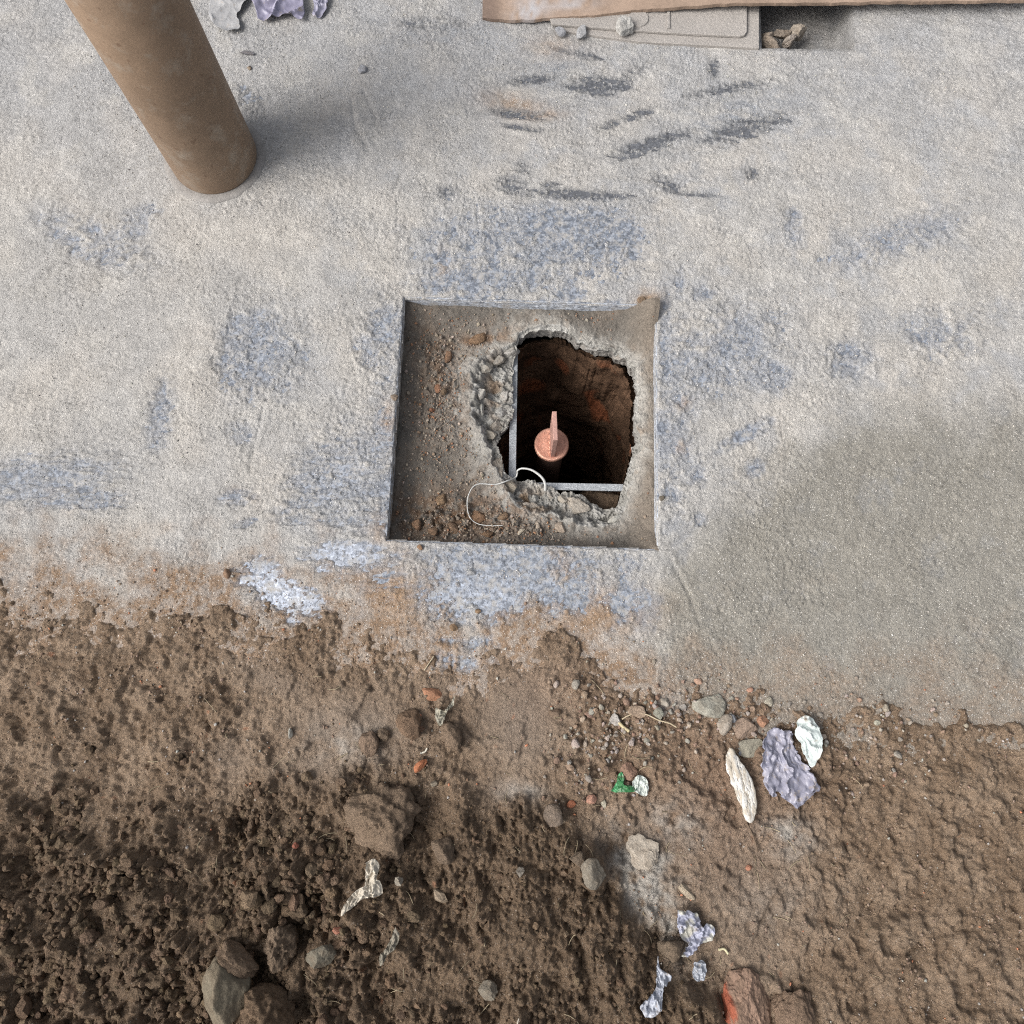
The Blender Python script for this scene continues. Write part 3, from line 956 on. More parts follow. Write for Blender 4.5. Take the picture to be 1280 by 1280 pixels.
rock('stone', 796, 891, 24, 18, 0, 0.012, (0.36, 0.29, 0.23), 'beige stone behind the curved straw', 'stone', 29)
rock('stone', 785, 963, 20, 24, -30, 0.016, (0.27, 0.18, 0.14), 'reddish brown stone just above the green wrapper', 'stone', 30, n=4, rough=.1)
rock('brick_chip', 739, 999, 15, 12, 0, 0.012, (0.40, 0.22, 0.16), 'pinkish brick chip left of the pale triangular chip', 'brick chip', 31, mat='brick', planes=6)
rock('stone', 755, 1004, 9, 13, 0, 0.008, (0.36, 0.36, 0.31), 'small pale grey triangular chip below the green wrapper', 'stone', 32, n=2, planes=6)
rock('brick_chip', 714, 1005, 12, 10, 0, 0.009, (0.32, 0.12, 0.065), 'small bright orange-red brick chip by the edge of the heap', 'brick chip', 33, mat='brick', planes=7)
rock('pebble', 729, 899, 9, 9, 0, 0.008, (0.40, 0.34, 0.28), 'beige pebble left of the whitish stone in brown soil', 'pebble', 34, n=2)
rock('stone', 959, 877, 14, 13, 0, 0.009, (0.34, 0.34, 0.30), 'round grey pebble on damp sand above the tile fragment', 'pebble', 35, n=2)
rock('brick_chip', 872, 852, 12, 8, 0, 0.006, (0.40, 0.26, 0.19), 'pale pink brick chip flat on the damp grey sand', 'brick chip', 36, mat='brick', n=2)
rock('brick_chip', 937, 862, 9, 7, 0, 0.006, (0.42, 0.24, 0.17), 'tiny pink brick crumb on damp sand near the round grey pebble', 'brick chip', 37, mat='brick', n=2)
rock('mortar_lump', 806, 1068, 54, 40, 25, 0.011, (0.42, 0.395, 0.35), 'largest pale grey mortar lump lying flat in the brown mud', 'mortar lump', 38, n=4, rough=.13, sink=.5, cut=(.6, .9), dirt=.8)
rock('mortar_lump', 856, 1113, 30, 13, 38, 0.012, (0.40, 0.36, 0.29), 'small wedge of pale mortar above the violet wrapper', 'mortar lump', 39, n=3, rough=.1)
rock('mortar_lump', 888, 1163, 2, 2, 0, 0.002, GREY, 'tiny grey crumb beside the violet wrapper', 'mortar lump', 40, n=1)
bpy.data.objects.remove(bpy.data.objects['mortar_lump.002'])

# ---- stones on the heap and in the mud
rock('stone', 742, 1090, 36, 38, 30, 0.026, (0.20, 0.19, 0.165), 'grey stone half buried at the crest of the soil heap', 'stone', 50, n=4, sink=.2)
rock('stone', 722, 1073, 22, 20, 0, 0.016, (0.19, 0.145, 0.105), 'brown stone just left above the grey crest stone', 'stone', 51, mat='clod', sink=.3)
rock('stone', 705, 1093, 20, 16, 25, 0.012, (0.22, 0.165, 0.12), 'small light brown stone left of the grey crest stone', 'stone', 52, sink=.3)
rock('stone', 692, 1020, 26, 30, 0, 0.020, (0.21, 0.165, 0.13), 'brown stone at the upper tip of the soil heap', 'stone', 53, mat='clod', n=4, sink=.35)
rock('stone', 402, 1195, 38, 32, 0, 0.034, (0.15, 0.145, 0.12), 'dull grey stone set in the dark clods at lower left', 'stone', 54, n=4, sink=.25, dirt=.9)
rock('boulder', 290, 1232, 60, 92, 0, 0.075, (0.17, 0.155, 0.12), 'large smooth olive-grey boulder at the lower left edge of the photo', 'boulder', 55, n=5, rough=.07, sink=.25, cut=(.75, .95), smooth=True)
rock('soil_clod', 336, 1262, 78, 66, 10, 0.070, MUD, 'big crumbly brown clod right of the olive-grey boulder', 'soil clod', 56, mat='clod', n=5, rough=.13, lump=.25, sink=.25, smooth=True, cut=(.75, .95))
rock('soil_clod', 305, 1192, 62, 30, 35, 0.05, (0.20, 0.14, 0.095), 'long light brown clod just above the olive-grey boulder', 'soil clod', 57, mat='clod', n=4, rough=.12, lump=.1, sink=.1, smooth=True)
rock('soil_clod', 350, 1178, 48, 58, 0, 0.060, (0.20, 0.145, 0.10), 'upright pale brown clod with a dark hollow on its right', 'soil clod', 58, mat='clod', n=5, rough=.16, lump=.22, sink=.2, smooth=True)
rock('soil_clod', 478, 1026, 104, 100, 25, 0.085, (0.225, 0.162, 0.112), 'largest flat-topped mud clod casting a dark shadow to its right', 'soil clod', 59, mat='clod', n=5, rough=.19, lump=.12, sink=.45, cut=(.62, .9), smooth=True, planes=7)
rock('soil_clod', 513, 905, 36, 40, 0, 0.034, (0.22, 0.145, 0.095), 'rounded brown clod above the orange brick chip', 'soil clod', 60, mat='clod', n=4, rough=.1, lump=.06, sink=.3, smooth=True)
rock('soil_clod', 478, 919, 18, 18, 0, 0.018, (0.23, 0.17, 0.12), 'small clod left of the rounded brown clod', 'soil clod', 61, mat='clod', n=4, rough=.1, lump=.1, smooth=True)
rock('soil_clod', 461, 930, 26, 34, 10, 0.022, (0.22, 0.155, 0.11), 'lumpy clod below left of the small clod', 'soil clod', 62, mat='clod', n=4, rough=.12, lump=.15, smooth=True)
rock('soil_clod', 567, 920, 26, 38, -10, 0.026, (0.23, 0.165, 0.115), 'knobbly clod right of the rounded brown clod', 'soil clod', 63, mat='clod', n=4, rough=.14, lump=.22, smooth=True)
rock('soil_clod', 556, 1062, 34, 34, 0, 0.034, (0.185, 0.135, 0.095), 'clod in the shadowed gap right of the largest mud clod', 'soil clod', 64, mat='clod', n=4, rough=.12, lump=.12, smooth=True)
rock('soil_clod', 837, 1185, 34, 28, 0, 0.034, (0.18, 0.135, 0.095), 'brown clod between the two violet plastic scraps', 'soil clod', 65, mat='clod', n=4, rough=.10, lump=.1, smooth=True, sink=.1)
rock('stone', 968, 1262, 0.1, 0.1, 0, 0.0001, GREY, 'x', 'x', 66, n=1)
bpy.data.objects.remove(bpy.context.scene.objects[-1])
rock('brick_chip', 525, 957, 23, 10, -38, 0.010, (0.36, 0.14, 0.07), 'bright orange sliver of brick in mud above the largest clod', 'brick chip', 67, mat='brick', planes=7, dirt=.2, sink=.2)
rock('brick_chip', 540, 867, 32, 18, 10, 0.010, (0.34, 0.17, 0.10), 'muddy orange brick piece sunk in the trodden mud', 'brick chip', 68, mat='brick', sink=.35)
rock('brick_chip', 369, 1057, 9, 8, 0, 0.010, (0.25, 0.09, 0.06), 'tiny red brick crumb in dark soil left of the torn tissue', 'brick chip', 69, mat='brick', n=2, sink=.1)
rock('brick_chip', 425, 1160, 15, 9, 0, 0.010, (0.28, 0.12, 0.08), 'dull red brick crumb above the grey stone at lower left', 'brick chip', 70, mat='brick', n=2, sink=.0)
rock('brick_chip', 936, 1084, 10, 9, 0, 0.008, (0.30, 0.14, 0.09), 'reddish brick crumb pressed into mud at the right', 'brick chip', 71, mat='brick', n=2)
rock('stone', 363, 916, 8, 14, 10, 0.012, (0.40, 0.42, 0.40), 'small white stone chip standing in mud at the left', 'stone', 72, n=2)
rock('stone', 501, 1099, 13, 13, 0, 0.014, (0.27, 0.26, 0.23), 'small grey stone just right of the torn tissue', 'stone', 73, n=2, sink=0)
rock('stone', 552, 1117, 22, 16, 20, 0.014, (0.27, 0.23, 0.18), 'angular beige stone in the middle of the heap', 'stone', 74, n=3, planes=6, sink=.1)
rock('stone', 610, 1236, 24, 26, 20, 0.020, (0.19, 0.18, 0.155), 'grey angular stone near the bottom of the heap', 'stone', 75, sink=.1)
rock('stone', 543, 980, 10, 8, 0, 0.008, (0.26, 0.24, 0.2), 'little grey pebble above the deep shadow of the largest clod', 'pebble', 76, n=2)
rock('stone', 650, 1090, 12, 12, 0, 0.012, (0.23, 0.22, 0.2), 'little grey pebble near the upper middle of the heap', 'pebble', 77, n=2, sink=0)


# bricks half buried at the lower right
def brick(u, v, L_, W_, Hh, ang, color, label, seed, tilt=(0, 0), patch=None, sink=.3):
    p = P(u, v, 0.01)
    zz = float(gz(p[0], p[1])[0])
    n = 26
    V, Fc = ICO[5]
    q = np.abs(V) ** 0.34 * np.sign(V)
    q = q / np.abs(q).max(0)
    q = V / ((np.abs(V) ** 5).sum(1) ** 0.2)[:, None]
    q = q + V * (0.17 * fbm3(q, 0.8, seed, 5, .6))[:, None]
    Vw = (q * np.array([L_ / 2, W_ / 2, Hh / 2])) @ rotm(tilt[0], tilt[1], math.radians(-ang)).T
    nz = fbm3(q, .5, seed + 3, 4, .6)
    col = lerp(np.ones((len(q), 3)) * np.array(color), (0.20, 0.148, 0.11), sm(-.4, .3, nz) * .8)
    if patch:
        pc, fn = patch
        col = lerp(col, pc, np.clip(fn(q, nz), 0, 1))
    o = mesh_obj('brick', Vw, Fc, col, M['brick'])
    o.location = (p[0], p[1], zz + Hh * (.5 - sink))
    tag(o, label, 'brick')
    return o


rock('brick', 934, 1262, 66, 96, -6, 0.050, (0.25, 0.165, 0.12), 'broken brick with a bright red-orange worn side, half buried at the bottom', 'brick', 81, mat='brick', n=5, planes=8, rough=.12,
     cut=(.6, .95), sink=.45, dirt=.8, patch=((0.30, 0.09, 0.05), (-1, .1, .25), .78))
rock('soil_clod', 992, 1270, 60, 74, 12, 0.036, (0.24, 0.165, 0.115), 'low muddy clod in the bottom right corner beside the broken brick', 'soil clod', 82, mat='clod', n=5, rough=.14, lump=.08, sink=.45, smooth=True)


# rubble along the broken concrete
def rub(u, v, wp, hp, ang, ht, col, label, seed, z=-0.062, **k):
    return rock('concrete_chunk', u, v, wp, hp, ang, ht, col, label, 'concrete chunk', seed, z=z, **k)


rub(600, 492, 14, 18, 20, 0.020, (0.46, 0.47, 0.46), 'whitish concrete chunk at the left break line of the hole', 101, z=-0.048, dirt=.1)
rub(602, 512, 12, 20, 10, 0.018, (0.36, 0.38, 0.38), 'grey chunk directly below the whitish chunk on the left break line', 102, z=-0.052)
rub(606, 460, 20, 22, 30, 0.020, (0.31, 0.315, 0.30), 'rough grey chunk at the upper left corner of the broken ledge', 103, z=-0.052)
rub(632, 494, 13, 17, 10, 0.018, (0.38, 0.39, 0.39), 'pale squarish stone wedged against the upright steel bar', 104)
rub(626, 516, 18, 18, 35, 0.018, (0.34, 0.36, 0.37), 'flat grey chunk with a pointed end beside the steel bar', 105)
rub(623, 534, 20, 16, 0, 0.018, (0.27, 0.265, 0.25), 'dull grey chunk lowest beside the upright steel bar', 106)
rub(612, 546, 18, 14, 20, 0.016, (0.30, 0.295, 0.27), 'small chunk above the dark gap left of the steel bar', 107, z=-0.056)
rub(640, 440, 22, 15, -25, 0.022, (0.33, 0.34, 0.34), 'grey chunk at the top end of the upright steel bar', 108, z=-0.052)
rub(624, 450, 20, 14, -30, 0.020, (0.30, 0.30, 0.285), 'chunk left of the one at the top of the steel bar', 109, z=-0.054)
rub(722, 634, 34, 22, 20, 0.020, (0.36, 0.35, 0.325), 'broad pale chunk below the horizontal steel bar', 110, z=-0.060, n=4, rough=.12)
rub(705, 625, 22, 14, 30, 0.016, (0.33, 0.325, 0.30), 'pointed chunk hanging over the dark gap below the bar', 111, z=-0.062)
rub(661, 634, 26, 14, 10, 0.016, (0.38, 0.36, 0.33), 'pale chunk in brown dirt at the lower left of the hole', 112, z=-0.052, rough=.12)
rub(617, 590, 32, 46, 15, 0.022, (0.33, 0.315, 0.285), 'largest rounded concrete chunk left of the steel bar', 113, z=-0.046, n=4, rough=.1, sink=.6)
rub(634, 607, 24, 16, 30, 0.014, (0.30, 0.285, 0.25), 'chunk under the white wire where it bends', 114, z=-0.048, sink=.5)
rub(767, 652, 22, 12, -50, 0.018, (0.42, 0.44, 0.43), 'pale chipped chunk at the lower right corner of the hole', 115, z=-0.048)
rock('soil_ledge', 752, 628, 64, 34, 10, 0.03, (0.20, 0.14, 0.095), 'brown soil ledge seen below the horizontal steel bar', 'soil ledge', 116, mat='clod', z=-0.105, n=4, rough=.1, smooth=True)
rub(701, 660, 16, 15, 0, 0.012, (0.35, 0.31, 0.27), 'small beige pebble-like lump near the lower rim of the recess', 117, z=-0.038)
rub(671, 657, 8, 14, -20, 0.007, (0.42, 0.38, 0.33), 'small upright pale flake in dirt below the hole', 118, z=-0.038, n=2)
rub(651, 664, 13, 8, -30, 0.007, (0.38, 0.36, 0.31), 'small slanting pale flake left of the upright flake', 119, z=-0.038, n=2)
rub(745, 436, 44, 13, 12, 0.022, (0.31, 0.32, 0.325), 'long rough concrete edge piece at the upper right of the hole', 120, z=-0.055, n=4, rough=.14)
rub(775, 447, 18, 12, 10, 0.018, (0.34, 0.34, 0.33), 'rough corner piece at the far upper right of the hole', 121, z=-0.052)
for (uu, vv, ww, hh_, an, cc, lb, sd_) in (
        (598, 424, 24, 14, -25, (0.26, 0.165, 0.10), 'brown soil lump above the upper left of the hole', 130),
        (548, 486, 10, 12, 0, (0.27, 0.14, 0.085), 'squarish reddish lump on the left part of the recess', 131),
        (555, 490, 8, 9, 0, (0.20, 0.14, 0.09), 'darker lump touching the squarish reddish lump', 132),
        (540, 513, 8, 6, 0, (0.26, 0.12, 0.07), 'small red crumb below the squarish reddish lump', 133),
        (551, 626, 18, 14, -35, (0.27, 0.18, 0.11), 'brown lump left of the loop of white wire', 134),
        (597, 646, 22, 20, 0, (0.25, 0.15, 0.09), 'reddish brown lump inside the loop of white wire', 135),
        (567, 662, 16, 18, 0, (0.22, 0.145, 0.095), 'dark brown lump below left of the wire loop', 136),
        (521, 656, 12, 16, 0, (0.24, 0.145, 0.09), 'lump in the lower left corner of the recess', 137),
        (627, 645, 18, 12, 0, (0.25, 0.17, 0.11), 'brown lump right of the wire end', 138),
        (560, 447, 10, 20, 10, (0.25, 0.15, 0.095), 'upright reddish lump near the upper left of the recess', 139),
        (542, 665, 14, 12, 0, (0.22, 0.14, 0.09), 'lump between the corner lump and the dark brown lump', 140),
        (608, 668, 18, 10, 0, (0.24, 0.15, 0.09), 'flat lump below the end of the white wire', 141)):
    xx = P(uu, vv, ZB)
    rock('soil_lump', uu, vv, ww, hh_, an, 0.012, cc, lb, 'soil lump', sd_, mat='clod', z=float(bed_z(xx[0], xx[1])), n=3, rough=.1, lump=.1, sink=.35, smooth=True)


# ------------------------------------------------------------------ scatter (joined)
def scatter(name, pts, size, cols, seed, n=2, mat='clod', flat=(0.5, 0.9), rough=.08, sink=.25, nvar=8, lump=0.1, smooth=False):
    g = np.random.default_rng(seed)
    var = [rock_shape(seed * 31 + k, n, 8, rough, lump=lump) for k in range(nvar)]
    Vs, Fs, Cs_ = [], [], []
    cnt = 0
    N_ = len(pts)
    q = g.normal(size=(N_, 4))
    q /= np.linalg.norm(q, axis=1)[:, None]
    w_, x_, y_, z_ = q.T
    Rm = np.stack([1 - 2 * (y_ * y_ + z_ * z_), 2 * (x_ * y_ - z_ * w_), 2 * (x_ * z_ + y_ * w_), 2 * (x_ * y_ + z_ * w_), 1 - 2 * (x_ * x_ + z_ * z_), 2 * (y_ * z_ - x_ * w_),
                   2 * (x_ * z_ - y_ * w_), 2 * (y_ * z_ + x_ * w_), 1 - 2 * (x_ * x_ + y_ * y_)], 1).reshape(-1, 3, 3)
    asp = g.uniform(flat[0], 1, (N_, 3))
    for k in range(nvar):
        m = np.arange(k, N_, nvar)
        if not len(m):
            continue
        V2, Fc = var[k]
        A = V2[None] * (asp[m] * size[m][:, None] / 2)[:, None, :]
        B = np.einsum('nij,nkj->nki', Rm[m], A)
        C_ = pts[m].copy()
        C_[:, 2] += size[m] * (0.5 * flat[1] - sink)
        B = B + C_[:, None, :]
        Vs.append(B.reshape(-1, 3))
        Fs.append((Fc[None] + (np.arange(len(m)) * len(V2))[:, None, None] + cnt).reshape(-1, 3))
        Cs_.append(np.repeat(cols[m], len(V2), 0))
        cnt += len(m) * len(V2)
    o = mesh_obj(name, np.concatenate(Vs), np.concatenate(Fs), np.concatenate(Cs_), M[mat], smooth=smooth)
    return tag(o, kind='stuff')


def pick(n, lo, hi, fn, seed):
    """random world points in a box kept with probability fn(u, v)"""
    g = np.random.default_rng(seed)
    x = g.uniform(lo[0], hi[0], n); y = g.uniform(lo[1], hi[1], n)
    u, v = UV(x, y)
    k = g.uniform(0, 1, n) < fn(u, v, x, y)
    return x[k], y[k], u[k], v[k]


def jitter(cols, seed, a=.15):
    g = np.random.default_rng(seed)
    return cols * g.uniform(1 - a, 1 + a, (len(cols), 1)) * g.uniform(1 - a / 4, 1 + a / 4, (len(cols), 3))


# clods on the heap
x, y, u, v = pick(14000, (-0.62, -0.42), (0.42, 0.06), lambda u, v, x, y: heap_f(u, v, x, y)[0] * (0.35 + 0.65 * sm(560, 380, u)) * sm(-.6, .5, fbm(x, y, .05, 600, 2)), 600)
g = np.random.default_rng(601)
size = 0.003 + 0.020 * g.beta(1.0, 7.0, len(x)) * (1 + 1.0 * sm(520, 360, u))
base = jitter(lerp(np.tile((0.125, 0.085, 0.053), (len(x), 1)), (0.19, 0.132, 0.085), g.uniform(0, 1, len(x))), 602)
o = scatter('soil_clods', np.stack([x, y, gz(x, y)], 1), size, base, 603, n=2, lump=.12, rough=.16)
# coarse soft clods among them
x, y, u, v = pick(1500, (-0.62, -0.42), (0.25, 0.04), lambda u, v, x, y: heap_f(u, v, x, y)[1] * (0.06 + 0.75 * sm(560, 330, u)) * sm(980, 1060, v) * .5, 605)
g = np.random.default_rng(606)
size = 0.012 + 0.026 * g.beta(1.2, 3.0, len(x)) * (.5 + .5 * sm(560, 400, u))
base = jitter(lerp(np.tile((0.135, 0.091, 0.057), (len(x), 1)), (0.19, 0.131, 0.085), g.uniform(0, 1, len(x))), 607)
scatter('coarse_soil', np.stack([x, y, gz(x, y)], 1), size, base, 608, n=4, lump=.22, rough=.20, smooth=True, sink=.42, nvar=10)
# crumbs on the trodden mud
x, y, u, v = pick(16000, (-0.66, -0.40), (0.66, 0.19), lambda u, v, x, y: sm(-90, 30, v - soil_edge(u)) * (1 - heap_f(u, v, x, y)[0]) * (0.12 + 0.88 * sm(0, .5, fbm(x, y, .06, 610, 3))) * (1 - h_soil(x, y)[1]), 610)
g = np.random.default_rng(611)
size = 0.002 + 0.0085 * g.beta(1, 7, len(x))
cc = lerp(np.tile((0.19, 0.135, 0.095), (len(x), 1)), (0.27, 0.20, 0.15), g.uniform(0, 1, len(x)))
gm = g.uniform(0, 1, len(x)) < 0.10
cc[gm] = (0.36, 0.34, 0.31)
gm = g.uniform(0, 1, len(x)) < 0.03
cc[gm] = (0.42, 0.19, 0.11)
scatter('soil_crumbs', np.stack([x, y, gz(x, y)], 1), size, jitter(cc, 612), 613, n=1, mat='grain', lump=.1)
# gravel near the right edge of the soil
x, y, u, v = pick(5200, (0.03, -0.12), (0.62, 0.12), lambda u, v, x, y: np.clip(blob(u, v, (870, 890, 110, 26, 5)) + blob(u, v, (790, 910, 60, 34, 0)) + .8 * blob(u, v, (730, 930, 40, 55, 0)) + .5 * blob(u, v, (1080, 920, 90, 40, 0)) + .35 * blob(u, v, (830, 1040, 60, 40, 0)), 0, 1) * .6, 620)
g = np.random.default_rng(621)
size = 0.003 + 0.017 * g.beta(1, 5, len(x))
cc = lerp(np.tile((0.28, 0.26, 0.23), (len(x), 1)), (0.35, 0.29, 0.24), g.uniform(0, 1, len(x)))
gm = g.uniform(0, 1, len(x)) < 0.35
cc[gm] = (0.24, 0.165, 0.12)
scatter('gravel', np.stack([x, y, gz(x, y)], 1), size, jitter(cc, 622, .2), 623, n=2, mat='stone', lump=0, sink=.3)
# sand grains on the dust
x, y, u, v = pick(26000, (-0.70, 0.06), (0.72, 1.12), lambda u, v, x, y: (0.25 + 0.75 * sm(-.3, .6, fbm(x, y, .12, 630, 3))) * sm(40, -20, v - soil_edge(u)), 630)
a, b = loc(x, y)
k = (np.abs(a) > HW + .004) | (np.abs(b) > HL + .004)
k &= ~((u > 945) & (v < 66))
x, y, u, v = x[k], y[k], u[k], v[k]
g = np.random.default_rng(631)
size = 0.0012 + 0.0042 * g.beta(1, 9, len(x))
cc = lerp(np.tile((0.33, 0.31, 0.28), (len(x), 1)), (0.58, 0.55, 0.50), g.uniform(0, 1, len(x)) ** .7)
gm = g.uniform(0, 1, len(x)) < 0.06
cc[gm] = (0.14, 0.13, 0.13)
gm = g.uniform(0, 1, len(x)) < 0.75 * sm(-120, 0, v - soil_edge(u))
cc[gm] = (0.27, 0.19, 0.13)
scatter('sand_grains', np.stack([x, y, np.maximum(h_dust(x, y)[0], 0)], 1), size, jitter(cc, 632, .12), 633, n=1, mat='grain', lump=0, sink=.2)
# crumbs on the recess floor
x, y, u, v = pick(16000, (-0.17, 0.21), (0.21, 0.59), lambda u, v, x, y: np.clip(.25 + .9 * blob(u, v, (570, 655, 100, 26, 0)) + .6 * blob(u, v, (550, 500, 40, 110, 0)) + .5 * blob(u, v, (660, 650, 60, 26, 0)), 0, 1), 640)
a, b = loc(x, y)
t_ = np.arctan2(y - HC[1], x - HC[0]) % (2 * np.pi)
rr = np.hypot(x - HC[0], y - HC[1])
k = (rr > np.interp(t_, T, rO) + .004) & (np.abs(a) < HW - .004) & (np.abs(b) < HL - .004)
k &= np.random.default_rng(7).uniform(0, 1, len(x)) < np.where(u > 770, .12, .8)
x, y = x[k], y[k]
g = np.random.default_rng(641)
size = 0.0015 + 0.010 * g.beta(1, 7, len(x))
cc = lerp(np.tile((0.21, 0.155, 0.11), (len(x), 1)), (0.34, 0.29, 0.24), g.uniform(0, 1, len(x)))
gm = g.uniform(0, 1, len(x)) < 0.18
cc[gm] = (0.27, 0.15, 0.09)
scatter('dirt_crumbs', np.stack([x, y, bed_z(x, y)], 1), size, jitter(cc, 642, .15), 643, n=1, mat='grain', lump=.1, sink=.2)


# ------------------------------------------------------------------ tubes, bars
def tube(name, pts, rad, mat, parent=None, seg=12, closed_ends=True):
    pts = np.asarray(pts, float)
    rad = np.broadcast_to(np.asarray(rad, float), (len(pts),))
    V, f = [], []
    up = np.array([0, 0, 1.0])
    for i in range(len(pts)):
        d = pts[min(i + 1, len(pts) - 1)] - pts[max(i - 1, 0)]
        d /= np.linalg.norm(d)
        a = np.cross(d, up if abs(d[2]) < .9 else np.array([1.0, 0, 0]))
        a /= np.linalg.norm(a)
        b = np.cross(d, a)
        for k in range(seg):
            t = 2 * math.pi * k / seg
            V.append(pts[i] + rad[i] * (a * math.cos(t) + b * math.sin(t)))
    for i in range(len(pts) - 1):
        for k in range(seg):
            f.append((i * seg + k, i * seg + (k + 1) % seg, (i + 1) * seg + (k + 1) % seg, (i + 1) * seg + k))
    V += [pts[0], pts[-1]]
    n0 = len(pts) * seg
    for k in range(seg):
        f.append((n0, (k + 1) % seg, k, k))
        f.append((n0 + 1, n0 - seg + k, n0 - seg + (k + 1) % seg, n0 - seg + (k + 1) % seg))
    me = bpy.data.meshes.new(name)
    me.from_pydata([tuple(v) for v in V], [], [tuple(dict.fromkeys(q)) for q in f])
    for p in me.polygons:
        p.use_smooth = True
    me.materials.append(M[mat])
    o = bpy.data.objects.new(name, me)
    COL.objects.link(o)
    if parent:
        o.parent = parent
    return o


def catmull(P_, n=10):
    P_ = np.asarray(P_, float)
    Q = np.vstack([2 * P_[0] - P_[1], P_, 2 * P_[-1] - P_[-2]])
    out = []
    for i in range(1, len(Q) - 2):
        for t in np.linspace(0, 1, n, endpoint=False):
            a, b, c, d = Q[i - 1:i + 3]
            out.append(0.5 * ((2 * b) + (-a + c) * t + (2 * a - 5 * b + 4 * c - d) * t * t + (-a + 3 * b - 3 * c + d) * t ** 3))
    out.append(Q[-2])
    return np.array(out)


def bmobj(name, bm, mat, parent=None, smooth=False):
    me = bpy.data.meshes.new(name)
    bmesh.ops.recalc_face_normals(bm, faces=bm.faces)
    bm.to_mesh(me)
    bm.free()
    for p in me.polygons:
        p.use_smooth = smooth
    me.materials.append(M[mat] if isinstance(mat, str) else mat)
    o = bpy.data.objects.new(name, me)
    COL.objects.link(o)
    if parent:
        o.parent = parent
    return o


def prism(bm, prof, x0, x1, bev=0.0):
    """extrude a (y, z) profile along x"""
    a = [bm.verts.new((x0, p[0], p[1])) for p in prof]
    b = [bm.verts.new((x1, p[0], p[1])) for p in prof]
    n = len(prof)
    bm.faces.new(a[::-1])
    bm.faces.new(b)
    for i in range(n):
        bm.faces.new((a[i], a[(i + 1) % n], b[(i + 1) % n], b[i]))
    if bev:
        bmesh.ops.bevel(bm, geom=bm.edges[:], offset=bev, segments=2, affect='EDGES', profile=.5)


# steel angle frame inside the hole
frame = empty('steel_frame', tuple(P(642, 600, -0.07)))
tag(frame, 'two grey steel angle bars forming an L in the broken hole', 'steel frame')
fl_ = np.array(frame.location)


def angle_bar(p0, p1, side):
    d = p1 - p0
    L_ = np.hypot(d[0], d[1])
    bm = bmesh.new()
    w_, t_, h_ = 0.0108, 0.003, 0.032
    prof = [(0, 0), (w_, 0), (w_, -t_), (t_, -t_), (t_, -h_), (0, -h_)]
    if side < 0:
        prof = [(-y_, z_) for y_, z_ in prof]
    prism(bm, prof, 0, L_, 0.0006)
    o = bmobj('angle_bar', bm, 'steel', frame)
    o.location = p0 - fl_
    o.rotation_euler = (0, 0, math.atan2(d[1], d[0]))
    return o


p0 = P(635.5, 612, -0.066); p1 = P(638.5, 440, -0.066)
angle_bar(p0, p1, -1)
p0 = P(646.5, 602.5, -0.0665); p1 = P(779, 605.0, -0.0665)
angle_bar(p0, p1, -1)

# copper electrode
ZC = -0.095
el = empty('copper_electrode', tuple(P(689.5, 555, ZC)))
tag(el, 'copper earthing pipe with round cap and upright flat lug in the pit', 'electrode')


def lathe(name, prof, mat, parent, seg=64, wob=0.0, seed=0):
    V, f = [], []
    for r, z in prof:
        for k in range(seg):
            t = 2 * math.pi * k / seg
            rr = r * (1 + wob * float(pn(np.array([math.cos(t)]), np.array([math.sin(t)]), .5, seed)[0]))
            V.append((rr * math.cos(t), rr * math.sin(t), z))
    n = len(prof)
    for i in range(n - 1):
        for k in range(seg):
            f.append((i * seg + k, i * seg + (k + 1) % seg, (i + 1) * seg + (k + 1) % seg, (i + 1) * seg + k))
    f.append(tuple(range((n - 1) * seg, n * seg)))
    me = bpy.data.meshes.new(name)
    me.from_pydata(V, [], f)
    for p in me.polygons:
        p.use_smooth = True
    me.materials.append(M[mat])
    o = bpy.data.objects.new(name, me)
    COL.objects.link(o)
    if parent:
        o.parent = parent
    return o


lathe('cap', [(0.0200, -0.0078), (0.0262, -0.0080), (0.0268, -0.0070), (0.0270, -0.004), (0.0266, -0.0018), (0.0255, -0.0004), (0.0235, 0.0), (0.021, -0.0008), (0.015, -0.0012), (0.008, -0.0009), (0.002, -0.0008)], 'copper', el, wob=.012, seed=3)
lathe('pipe', [(0.0205, -0.55), (0.0205, -0.012), (0.0190, -0.0115)], 'copper_shaded', el)
# lug: a thick flat strip standing on edge on the cap
top_a, top_b = P(693.0, 514, ZC + .082), P(694.5, 550, ZC + .082)
cen = (top_a + top_b) / 2
bm = bmesh.new()
Ll = np.hypot(*(top_b - top_a)[:2])
prism(bm, [(-0.0034, -0.003), (0.0034, -0.003), (0.0034, 0.082), (-0.0034, 0.082)], -Ll / 2, Ll / 2, 0.0007)
lug = bmobj('lug', bm, 'copper_dull', el)
lug.location = (cen[0] - el.location[0], cen[1] - el.location[1], 0)
lug.rotation_euler = (0, 0, math.atan2(*(top_b - top_a)[1::-1]))
for q in (-1, 1):        # weld beads along the foot of the lug
    pts = [(q * 0.0042 + 0.0004 * math.sin(i * 2.1), (i - 7) * 0.0024, 0.0008) for i in range(15)]
    wb = tube('weld_bead', pts, [0.0016 + 0.0006 * math.sin(i * 1.7) for i in range(15)], 'copper', el, seg=8)
    wb.location = (lug.location[0], lug.location[1], 0)

